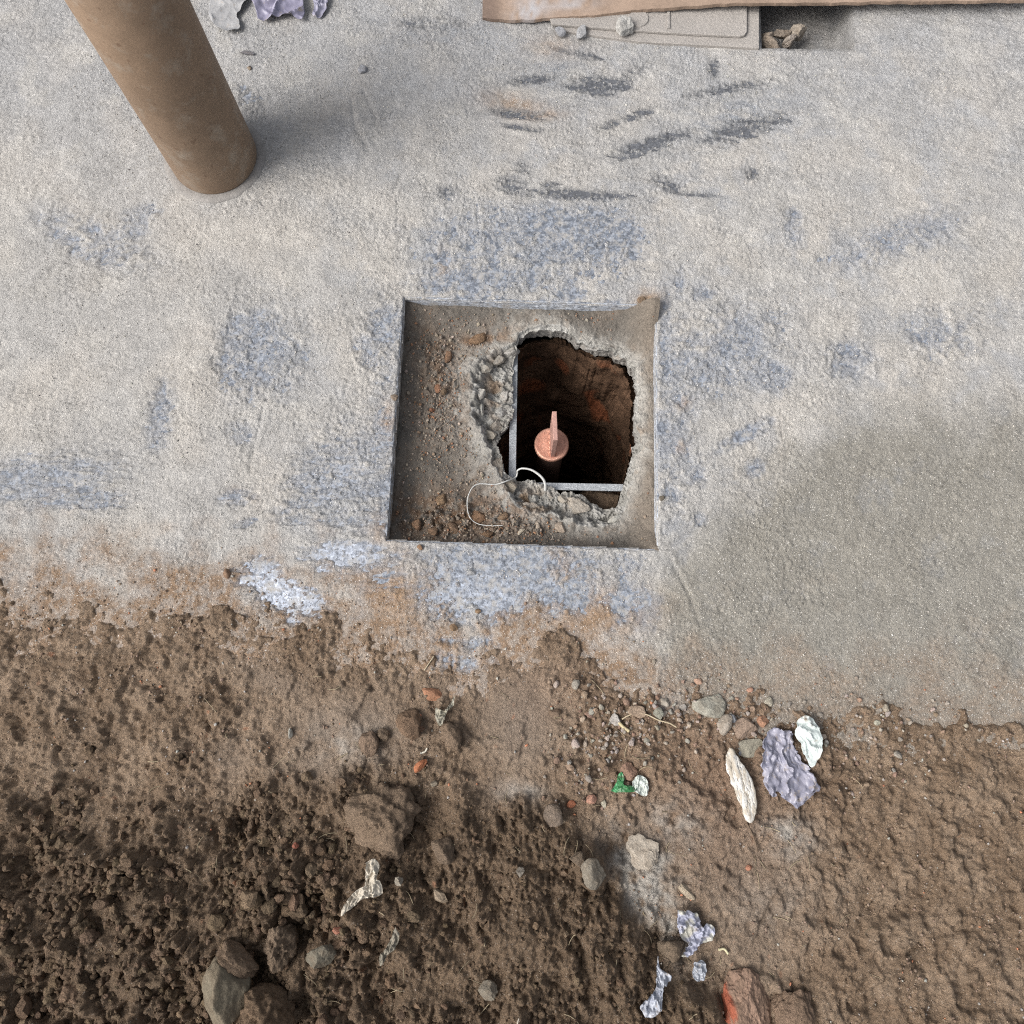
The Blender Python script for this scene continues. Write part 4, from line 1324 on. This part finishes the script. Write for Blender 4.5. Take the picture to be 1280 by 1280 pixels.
# white wire
W = [(629, 657, 4), (612, 657, 3), (598, 655, 3), (589, 649, 4), (585, 640, 6), (584, 628, 8), (586, 618, 9), (591, 609, 9), (598, 605, 8), (608, 605, 6), (620, 605.5, 5), (634, 601, 4), (644, 597, 2),
     (646.5, 592, 4), (647, 588, 8), (653, 585.5, 11), (663, 587, 12), (672, 592, 11), (679, 599, 8), (681.5, 606, 4), (681.5, 613, -2)]
pts = [P(u, v, ZB + 0.003 + .001 * dz - (.012 if u > 640 else 0)) for u, v, dz in W]
cv = catmull(pts, 8)
ii = np.linspace(0, len(W) - 1, len(cv))
rad = np.interp(ii, [0, 6, 10, 13, 15, 17, 20], [.0006, .0008, .0010, .0011, .0014, .0018, .0020])
wire = tube('wire', cv, rad, 'wire', seg=8)
tag(wire, 'thin bent white wire looping over the steel bar into the hole', 'wire')

# ------------------------------------------------------------------ brown post
pp = P(270, 200, 0)
post = empty('post', (pp[0], pp[1], 0))
tag(post, 'upright round brown post standing on the dusty floor at the left', 'post')
lathe('shaft', [(0.0600, 0.001), (0.0640, 0.004), (0.0655, 0.010), (0.0655, 0.2), (0.0655, 0.42), (0.060, 0.422)], 'post', post, seg=96)
lathe('collar', [(0.0785, -0.01), (0.0780, 0.004), (0.0755, 0.006), (0.0700, 0.0065), (0.0660, 0.0065), (0.0640, 0.006)], 'collar', post, seg=96, wob=.03, seed=9)

# ------------------------------------------------------------------ board at the top
be = [(602, 4), (604, 22), (622, 25), (640, 26), (668, 25), (700, 22), (740, 19), (770, 15), (800, 11), (840, 9), (880, 7), (925, 4), (945, 4), (1010, 3), (1300, 0)]
n = 240
uu = np.linspace(603, 1300, n)
vv = np.interp(uu, [b[0] for b in be[1:]], [b[1] for b in be[1:]])
zz_ = np.interp(uu, [603, 700, 930, 1300], [0.007, 0.014, 0.030, 0.032])
edge = np.array([P(a, b, z) for a, b, z in zip(uu, vv, zz_)])
edge[:, 1] += 0.0012 * fbm(edge[:, 0], edge[:, 0] * 0, .03, 700, 4, .6)
V, C_, f = [], [], []
NR = 40
for k in range(NR):
    t = k / (NR - 1)
    row = edge.copy()
    row[:, 1] += 0.42 * t
    row[:, 2] += 0.0025 * pn(row[:, 0], row[:, 1], .15, 702)
    V.append(row)
    c = lerp((0.34, 0.25, 0.19), (0.28, 0.205, 0.155), sm(-.3, .4, fbm(row[:, 0], row[:, 1], .1, 703, 3)))
    u, v = UV(row[:, 0], row[:, 1], .02)
    sp = np.clip(blob(u, v, (662, 8, 22, 16, -20)) + .8 * blob(u, v, (715, 1, 28, 7, 0)), 0, 1)
    c = lerp(c, (0.42, 0.41, 0.42), sp * sm(-.5, .3, fbm(row[:, 0], row[:, 1], .02, 704, 3) + .2))
    c = lerp(c, (0.20, 0.145, 0.115), sm(636, 612, u))
    C_.append(c)
Vt = np.concatenate(V); Ct = np.concatenate(C_)
Vb = Vt.copy(); Vb[:, 2] -= 0.006
ft = grid_faces(NR, n)
fb = ft[:, ::-1] + NR * n
idx = np.arange(NR * n).reshape(NR, n)
ring = np.concatenate([idx[0, :], idx[1:, -1], idx[-1, -2::-1], idx[-2:0:-1, 0]])
fs = np.stack([ring, np.roll(ring, -1), np.roll(ring, -1) + NR * n, ring + NR * n], 1)[:, ::-1]
o = mesh_obj('board', np.concatenate([Vt, Vb]), np.concatenate([ft, fb, fs]), np.concatenate([Ct, Ct * .8]), M['board'], smooth=False)
tag(o, 'brown fibre board with pale grey smudges along the top edge', 'board')

# ------------------------------------------------------------------ dusty grey panel under the board
pz = 0.009
pe = empty('panel', tuple(P(820, 40, 0)))
tag(pe, 'flat dusty grey panel with a raised inner plate below the board', 'panel')
pl = np.array(pe.location)


def plate(name, corners, z0, z1, mat, bev, rnd=None):
    bm = bmesh.new()
    pts = []
    for i, c in enumerate(corners):
        q = P(c[0], c[1], z1)
        pts.append(q)
    top = [bm.verts.new((q[0] - pl[0], q[1] - pl[1], z1)) for q in pts]
    bot = [bm.verts.new((q[0] - pl[0], q[1] - pl[1], z0)) for q in pts]
    bm.faces.new(top)
    bm.faces.new(bot[::-1])
    for i in range(len(pts)):
        j_ = (i + 1) % len(pts)
        bm.faces.new((top[i], bot[i], bot[j_], top[j_]))
    bmesh.ops.recalc_face_normals(bm, faces=bm.faces)
    if bev:
        bmesh.ops.bevel(bm, geom=bm.edges[:], offset=bev, segments=3, affect='EDGES', profile=.5)
    return bmobj(name, bm, mat, pe)


pe.location = (pl[0], pl[1], 0)
plate('base', [(700, -40), (700, 38), (800, 52), (949, 60), (949, -40)], -0.030, 0.0072, 'panel', .001)
plate('inner_plate', [(665, -40), (690, 30), (780, 37), (860, 42), (925, 45), (931, 43.5), (934, 39), (934, -40)], 0.0075, 0.0125, 'panel', .0012)
plate('rib', [(834, -38), (834, 35), (837.5, 35), (837.5, -38)], 0.0126, 0.0150, 'panel', .0006)
bm = bmesh.new()
q = P(798, 24, .0117)
bmesh.ops.create_cone(bm, segments=40, radius1=.0165, radius2=.0155, depth=.0018, cap_ends=True)
bmesh.ops.translate(bm, verts=bm.verts, vec=(q[0] - pl[0], q[1] - pl[1], .0136))
bmobj('boss', bm, 'panel', pe)

# rubble in the pocket at the far right
for (uu_, vv_, ww, hh_, an, ht, cc, lb, sd_) in (
        (962, 60, 30, 14, 28, .03, (0.28, 0.25, 0.22), 'long grey rubble piece in the pocket at the upper right corner', 150),
        (986, 55, 24, 12, -40, .03, (0.34, 0.32, 0.30), 'slanting pale rubble piece in the pocket at the upper right', 151),
        (975, 45, 26, 14, -10, .02, (0.25, 0.225, 0.20), 'dark rubble lump deeper inside the upper right pocket', 152),
        (957, 50, 18, 16, 60, .025, (0.30, 0.27, 0.24), 'squat grey rubble piece against the panel side in the upper right pocket', 153),
        (996, 44, 22, 18, 20, .03, (0.31, 0.29, 0.26), 'rounded dusty rubble piece at the right end of the upper right pocket', 154)):
    rock('broken_stone', uu_, vv_, ww, hh_, an, ht, cc, lb, 'broken stone', sd_, z=-0.024, n=4, rough=.1, sink=.3)


# ------------------------------------------------------------------ litter: crumpled sheets
def sheet(name, outline, color, label, cat, seed, amp=0.006, zoff=0.003, crease=0.018, mat='film', z=None, n=110, rings_=30, col2=None, thick=0.0004, jag=0.0015, tilt=0.0):
    out_ = catmull([(a, b, 0) for a, b in outline + [outline[0]]], 10)[:-1, :2]
    c0 = out_.mean(0)
    zb = z if z is not None else None
    W_ = np.array([P(a, b, 0.012 if z is None else z)[:2] for a, b in out_])
    cw = W_.mean(0)
    m = len(W_)
    V, f = [], []
    for k in range(rings_ + 1):
        s = k / rings_
        r = cw + (W_ - cw) * s
        if s > .3:
            r = r + np.stack([fbm(r[:, 0], r[:, 1], .012, seed, 3), fbm(r[:, 0], r[:, 1], .012, seed + 3, 3)], 1) * jag * s
        V.append(r)
    V = np.concatenate(V)
    x, y = V[:, 0], V[:, 1]
    g0 = gz(x, y) if z is None else np.full(len(x), z)
    # smooth the ground under the sheet so it drapes
    gs = np.percentile(g0, 60) * .6 + g0 * .4
    ph = random.random() * 3
    ridg = 1 - np.abs(fbm(x * math.cos(ph) - y * math.sin(ph), (x * math.sin(ph) + y * math.cos(ph)) * .55, crease, seed + 7, 3, .55))
    ridg2 = 1 - np.abs(pn(x + .3 * y, y * .6, crease * .4, seed + 17))
    ridg3 = 1 - np.abs(pn(x * .5 - y, y + x, crease * .22, seed + 27))
    amp = amp * .75
    zz_ = gs + zoff + amp * (ridg ** 4) * 1.1 + amp * .35 * ridg2 ** 4 + amp * .05 * ridg3 ** 3
    Vw = np.stack([x, y, zz_], 1)
    i = np.arange(rings_)[:, None] * m + np.arange(m)[None]
    j = np.arange(rings_)[:, None] * m + (np.arange(m)[None] + 1) % m
    f = np.stack([i.ravel(), (i + m).ravel(), (j + m).ravel(), j.ravel()], 1)
    col = np.tile(np.array(color), (len(x), 1)).astype(float)
    if col2 is not None:
        col = lerp(col, col2, sm(-.1, .35, fbm(x, y, .02, seed + 23, 3)))
    ctr = Vw.mean(0)
    o = mesh_obj(name, Vw - ctr, f, col, M[mat])
    o.location = ctr
    md = o.modifiers.new('thickness', 'SOLIDIFY')
    md.thickness = thick
    tag(o, label, cat)
    return o


VIO = (0.29, 0.285, 0.345)
sheet('plastic_bag', [(312, -14), (318, 8), (326, 24), (345, 20), (362, 19), (376, 22), (380, 8), (372, -16), (340, -20)], (0.235, 0.225, 0.305), 'violet-grey crumpled plastic bag at the upper left edge', 'plastic bag', 901, amp=.014, zoff=.006, crease=.05)
sheet('plastic_scrap', [(386, -12), (392, 4), (390, 16), (397, 18), (405, 12), (410, -2), (406, -16)], (0.27, 0.265, 0.34), 'small violet plastic flap just right of the crumpled bag at the top', 'plastic scrap', 902, amp=.008, crease=.03)
sheet('paper_scrap', [(262, -12), (262, 22), (278, 36), (285, 39), (300, 33), (296, 18), (304, 4), (312, -10), (290, -16)], (0.34, 0.34, 0.345), 'dull grey paper sheet at the top left beside the violet bag', 'paper', 903, amp=.006, zoff=.006, crease=.06, mat='paper')
sheet('plastic_bag', [(957, 918), (968, 911), (985, 914), (992, 926), (998, 945), (1010, 960), (1020, 985), (1004, 1008), (985, 1004), (975, 990), (965, 996), (957, 985), (953, 960), (951, 940)], VIO,
      'crumpled violet plastic bag in the gravel at the right edge', 'plastic bag', 904, amp=.010, zoff=.003, crease=.026, col2=(0.22, 0.22, 0.28), jag=.005)
sheet('plastic_scrap', [(994, 898), (1004, 894), (1018, 905), (1024, 935), (1012, 958), (1002, 944), (996, 928), (991, 912)], (0.58, 0.64, 0.62), 'bright white plastic scrap at the right edge above the violet bag', 'plastic scrap', 905, amp=.008, zoff=.012, crease=.03)
sheet('wrapper', [(763, 988), (770, 980), (772, 970), (777, 965), (780, 972), (779, 980), (786, 983), (795, 983), (794, 989), (780, 990), (770, 991)], (0.03, 0.15, 0.05), 'torn shiny green wrapper scrap on brown soil', 'wrapper', 906, amp=.004, zoff=.003, crease=.016, jag=.0005, col2=(0.07, 0.30, 0.12))
sheet('paper_scrap', [(790, 978), (798, 969), (808, 974), (811, 984), (808, 995), (798, 992), (791, 986)], (0.50, 0.54, 0.50), 'small white paper scrap touching the green wrapper', 'paper', 907, amp=.004, zoff=.004, crease=.012, mat='paper', jag=.0006)
sheet('plastic_scrap', [(847, 1135), (860, 1136), (872, 1142), (876, 1155), (884, 1152), (892, 1160), (891, 1170), (882, 1176), (872, 1180), (866, 1188), (854, 1196), (851, 1192), (858, 1180), (848, 1165), (845, 1150)], (0.34, 0.35, 0.43),
      'violet and pale plastic wrapper in the mud right of the heap', 'plastic scrap', 908, amp=.010, zoff=.008, crease=.016, col2=(0.42, 0.41, 0.36))
sheet('plastic_scrap', [(818, 1190), (823, 1205), (836, 1214), (834, 1222), (826, 1224), (824, 1240), (820, 1260), (806, 1264), (797, 1250), (805, 1240), (815, 1232), (817, 1215)], (0.36, 0.38, 0.43),
      'long twisted pale violet plastic strip on the slope of the heap', 'plastic scrap', 909, amp=.008, zoff=.010, crease=.014, col2=(0.28, 0.30, 0.36))
sheet('plastic_scrap', [(868, 1202), (878, 1199), (882, 1212), (880, 1224), (870, 1226), (866, 1214)], (0.32, 0.34, 0.38), 'small grey plastic scrap just below the violet wrapper', 'plastic scrap', 910, amp=.006, zoff=.008, crease=.012)
sheet('tissue', [(465, 1070), (474, 1066), (482, 1073), (478, 1088), (483, 1092), (484, 1108), (472, 1110), (462, 1113), (448, 1124), (436, 1132), (440, 1120), (450, 1106), (466, 1094)], (0.52, 0.47, 0.39),
      'torn cream tissue lying on the dark clods', 'tissue', 911, amp=.008, zoff=.016, crease=.014, mat='paper', jag=.001)
sheet('muddy_strip', [(500, 1146), (506, 1158), (500, 1172), (489, 1184), (481, 1196), (482, 1182), (492, 1168), (497, 1156)], (0.22, 0.20, 0.16), 'narrow muddy grey strip sticking out of the heap', 'strip', 912, amp=.007, zoff=.012, crease=.012, mat='paper')
sheet('plastic_scrap', [(546, 884), (556, 888), (566, 884), (569, 870), (560, 886), (556, 900), (550, 908), (545, 896)], (0.30, 0.28, 0.22), 'thin dirty translucent scrap beside the rounded brown clod', 'plastic scrap', 913, amp=.006, zoff=.006, crease=.012)

# pale wood sliver
oc = [(912, 934), (919, 944), (930, 960), (940, 980), (944, 1000), (943, 1018), (936, 1028), (928, 1012), (918, 988), (909, 962), (907, 946)]
ol = np.array([P(a, b, .014)[:2] for a, b in catmull([(a, b, 0) for a, b in oc + [oc[0]]], 8)[:-1, :2]])
ct = ol.mean(0)
R_ = 18
V, f, cc = [], [], []
m = len(ol)
ax = P(936, 1028, .01)[:2] - P(912, 934, .01)[:2]
ax /= np.linalg.norm(ax)
nrm_ = np.array([-ax[1], ax[0]])
for k in range(R_ + 1):
    s = k / R_
    r = ct + (ol - ct) * s
    q = (r - ct) @ nrm_
    al = (r - ct) @ ax
    z = 0.0105 + 0.0016 * (1 - s ** 4) - 0.0012 * sm(.0, .004, np.abs(q + .002)) + .0008 * fbm(q * 5, al, .01, 950, 3) + 0.03 * (al / 0.1) ** 2 * .08
    V.append(np.stack([r[:, 0], r[:, 1], z], 1))
V = np.concatenate(V)
q = (V[:, :2] - ct) @ nrm_
al = (V[:, :2] - ct) @ ax
cw_ = lerp((0.44, 0.39, 0.32), (0.62, 0.60, 0.56), sm(-.1, .4, fbm(q * 6, al, .02, 951, 3) - 6 * np.abs(al)+.25))
i = np.arange(R_)[:, None] * m + np.arange(m)[None]
j = np.arange(R_)[:, None] * m + (np.arange(m)[None] + 1) % m
f = np.stack([i.ravel(), (i + m).ravel(), (j + m).ravel(), j.ravel()], 1)
zg = gz(V[:, 0], V[:, 1]).max()
V[:, 2] += zg - .008
o = mesh_obj('wood_sliver', V - np.array([ct[0], ct[1], zg]), f, cw_, M['paper'])
o.location = (ct[0], ct[1], zg)
md = o.modifiers.new('thickness', 'SOLIDIFY'); md.thickness = 0.003
tag(o, 'long pale pointed wood sliver lying on brown soil', 'wood sliver')


def strand(name, pts, r, color, label, cat, zoff=.003):
    g_ = []
    for u, v in pts:
        p = P(u, v, 0.008)
        z = float(gz(p[0], p[1])[0]) + zoff
        g_.append((p[0], p[1], z))
    g_ = np.array(g_)
    g_[:, 2] = g_[:, 2] * .3 + g_[:, 2].max() * .7
    m_ = material(name + '_stem', base=color, rough=.6, noises=((300, .1),))
    M[name + label] = m_
    c0 = g_.mean(0)
    o = tube(name, catmull(g_ - c0, 8), r, name + label, seg=8)
    o.location = c0
    tag(o, label, cat)


strand('straw', [(777, 899), (786, 894), (797, 891), (810, 894), (822, 900), (836, 904), (845, 909)], .0009, (0.46, 0.38, 0.26), 'thin curved dry straw across the gravel stones', 'straw')
strand('straw', [(773, 903), (779, 909), (786, 914)], .0022, (0.50, 0.42, 0.26), 'short thick yellow straw beside the whitish stone', 'straw')
strand('straw', [(898, 1187), (905, 1186), (910, 1192)], .0015, (0.55, 0.50, 0.32), 'tiny yellow curl of straw on mud at the lower right', 'straw')
strand('straw', [(640, 1282), (644, 1262), (648, 1247)], .0008, (0.45, 0.40, 0.33), 'thin pale straw at the bottom edge of the heap', 'straw', .02)
strand('twig', [(932, 1028), (938, 1040), (943, 1052), (946, 1064)], .0011, (0.13, 0.09, 0.06), 'thin dark twig running down from the wood sliver', 'twig', .001)
strand('straw', [(528, 941), (532, 939), (534, 935)], .0012, (0.62, 0.58, 0.48), 'tiny white curl above the orange brick sliver', 'straw', .002)
strand('straw', [(530, 838), (538, 826), (542, 820)], .0008, (0.40, 0.34, 0.24), 'tiny dry stalk in soil below the bare granite', 'straw', .001)


# dry fibres and stalks lying about on the soil (joined)
V, f, cc = [], [], []
g = np.random.default_rng(990)
x, y, u, v = pick(420, (-0.45, -0.38), (0.45, 0.16), lambda u, v, x, y: sm(0, 60, v - soil_edge(u)) * .35, 991)
cnt = 0
for i in range(len(x)):
    L_ = g.uniform(.006, .026); a0 = g.uniform(0, 6.28); r_ = g.uniform(.00025, .0006)
    k_ = g.uniform(-1.2, 1.2)
    p = [np.array([x[i], y[i]])]
    for j in range(5):
        a0 += k_ / 5
        p.append(p[-1] + L_ / 5 * np.array([math.cos(a0), math.sin(a0)]))
    p = np.array(p)
    z = gz(p[:, 0], p[:, 1])
    z = z * .4 + z.max() * .6 + r_
    col_ = np.array((0.40, 0.33, 0.22)) * g.uniform(.4, 1.1)
    for j in range(6):
        t = p[min(j + 1, 5)] - p[max(j - 1, 0)]
        t = t / np.linalg.norm(t)
        nn = np.array([-t[1], t[0]])
        for q_ in range(4):
            an = q_ * math.pi / 2
            V.append([p[j][0] + nn[0] * r_ * math.cos(an), p[j][1] + nn[1] * r_ * math.cos(an), z[j] + r_ * math.sin(an)])
            cc.append(col_)
    for j in range(5):
        for q_ in range(4):
            f.append((cnt + j * 4 + q_, cnt + j * 4 + (q_ + 1) % 4, cnt + (j + 1) * 4 + (q_ + 1) % 4, cnt + (j + 1) * 4 + q_))
    cnt += 24
tag(mesh_obj('dry_fibres', V, f, np.array(cc), M['grain']), kind='stuff')


# look-alikes share a group; the name follows the kind of thing
GROUPS = {'stone': 'loose stones lying on the soil and dust', 'pebble': 'small pebbles lying about', 'brick chip': 'brick chips scattered in the soil', 'soil clod': 'big soil clods of the heap',
          'concrete chunk': 'broken concrete chunks round the hole', 'soil lump': 'soil lumps in and on the recess', 'plastic scrap': 'plastic scraps littering the soil',
          'plastic bag': 'crumpled violet plastic bags', 'straw': 'bits of dry straw', 'mortar lump': 'pale mortar lumps in the mud', 'broken stone': 'rubble in the upper right pocket', 'paper': 'scraps of paper'}
for o in list(COL.objects):
    c_ = o.get('category')
    if o.parent is None and c_ in GROUPS:
        o['group'] = GROUPS[c_]
        kind_name = {'paper': 'paper_scrap'}.get(c_, c_.replace(' ', '_'))
        if o.name.split('.')[0] != kind_name:
            o.name = kind_name
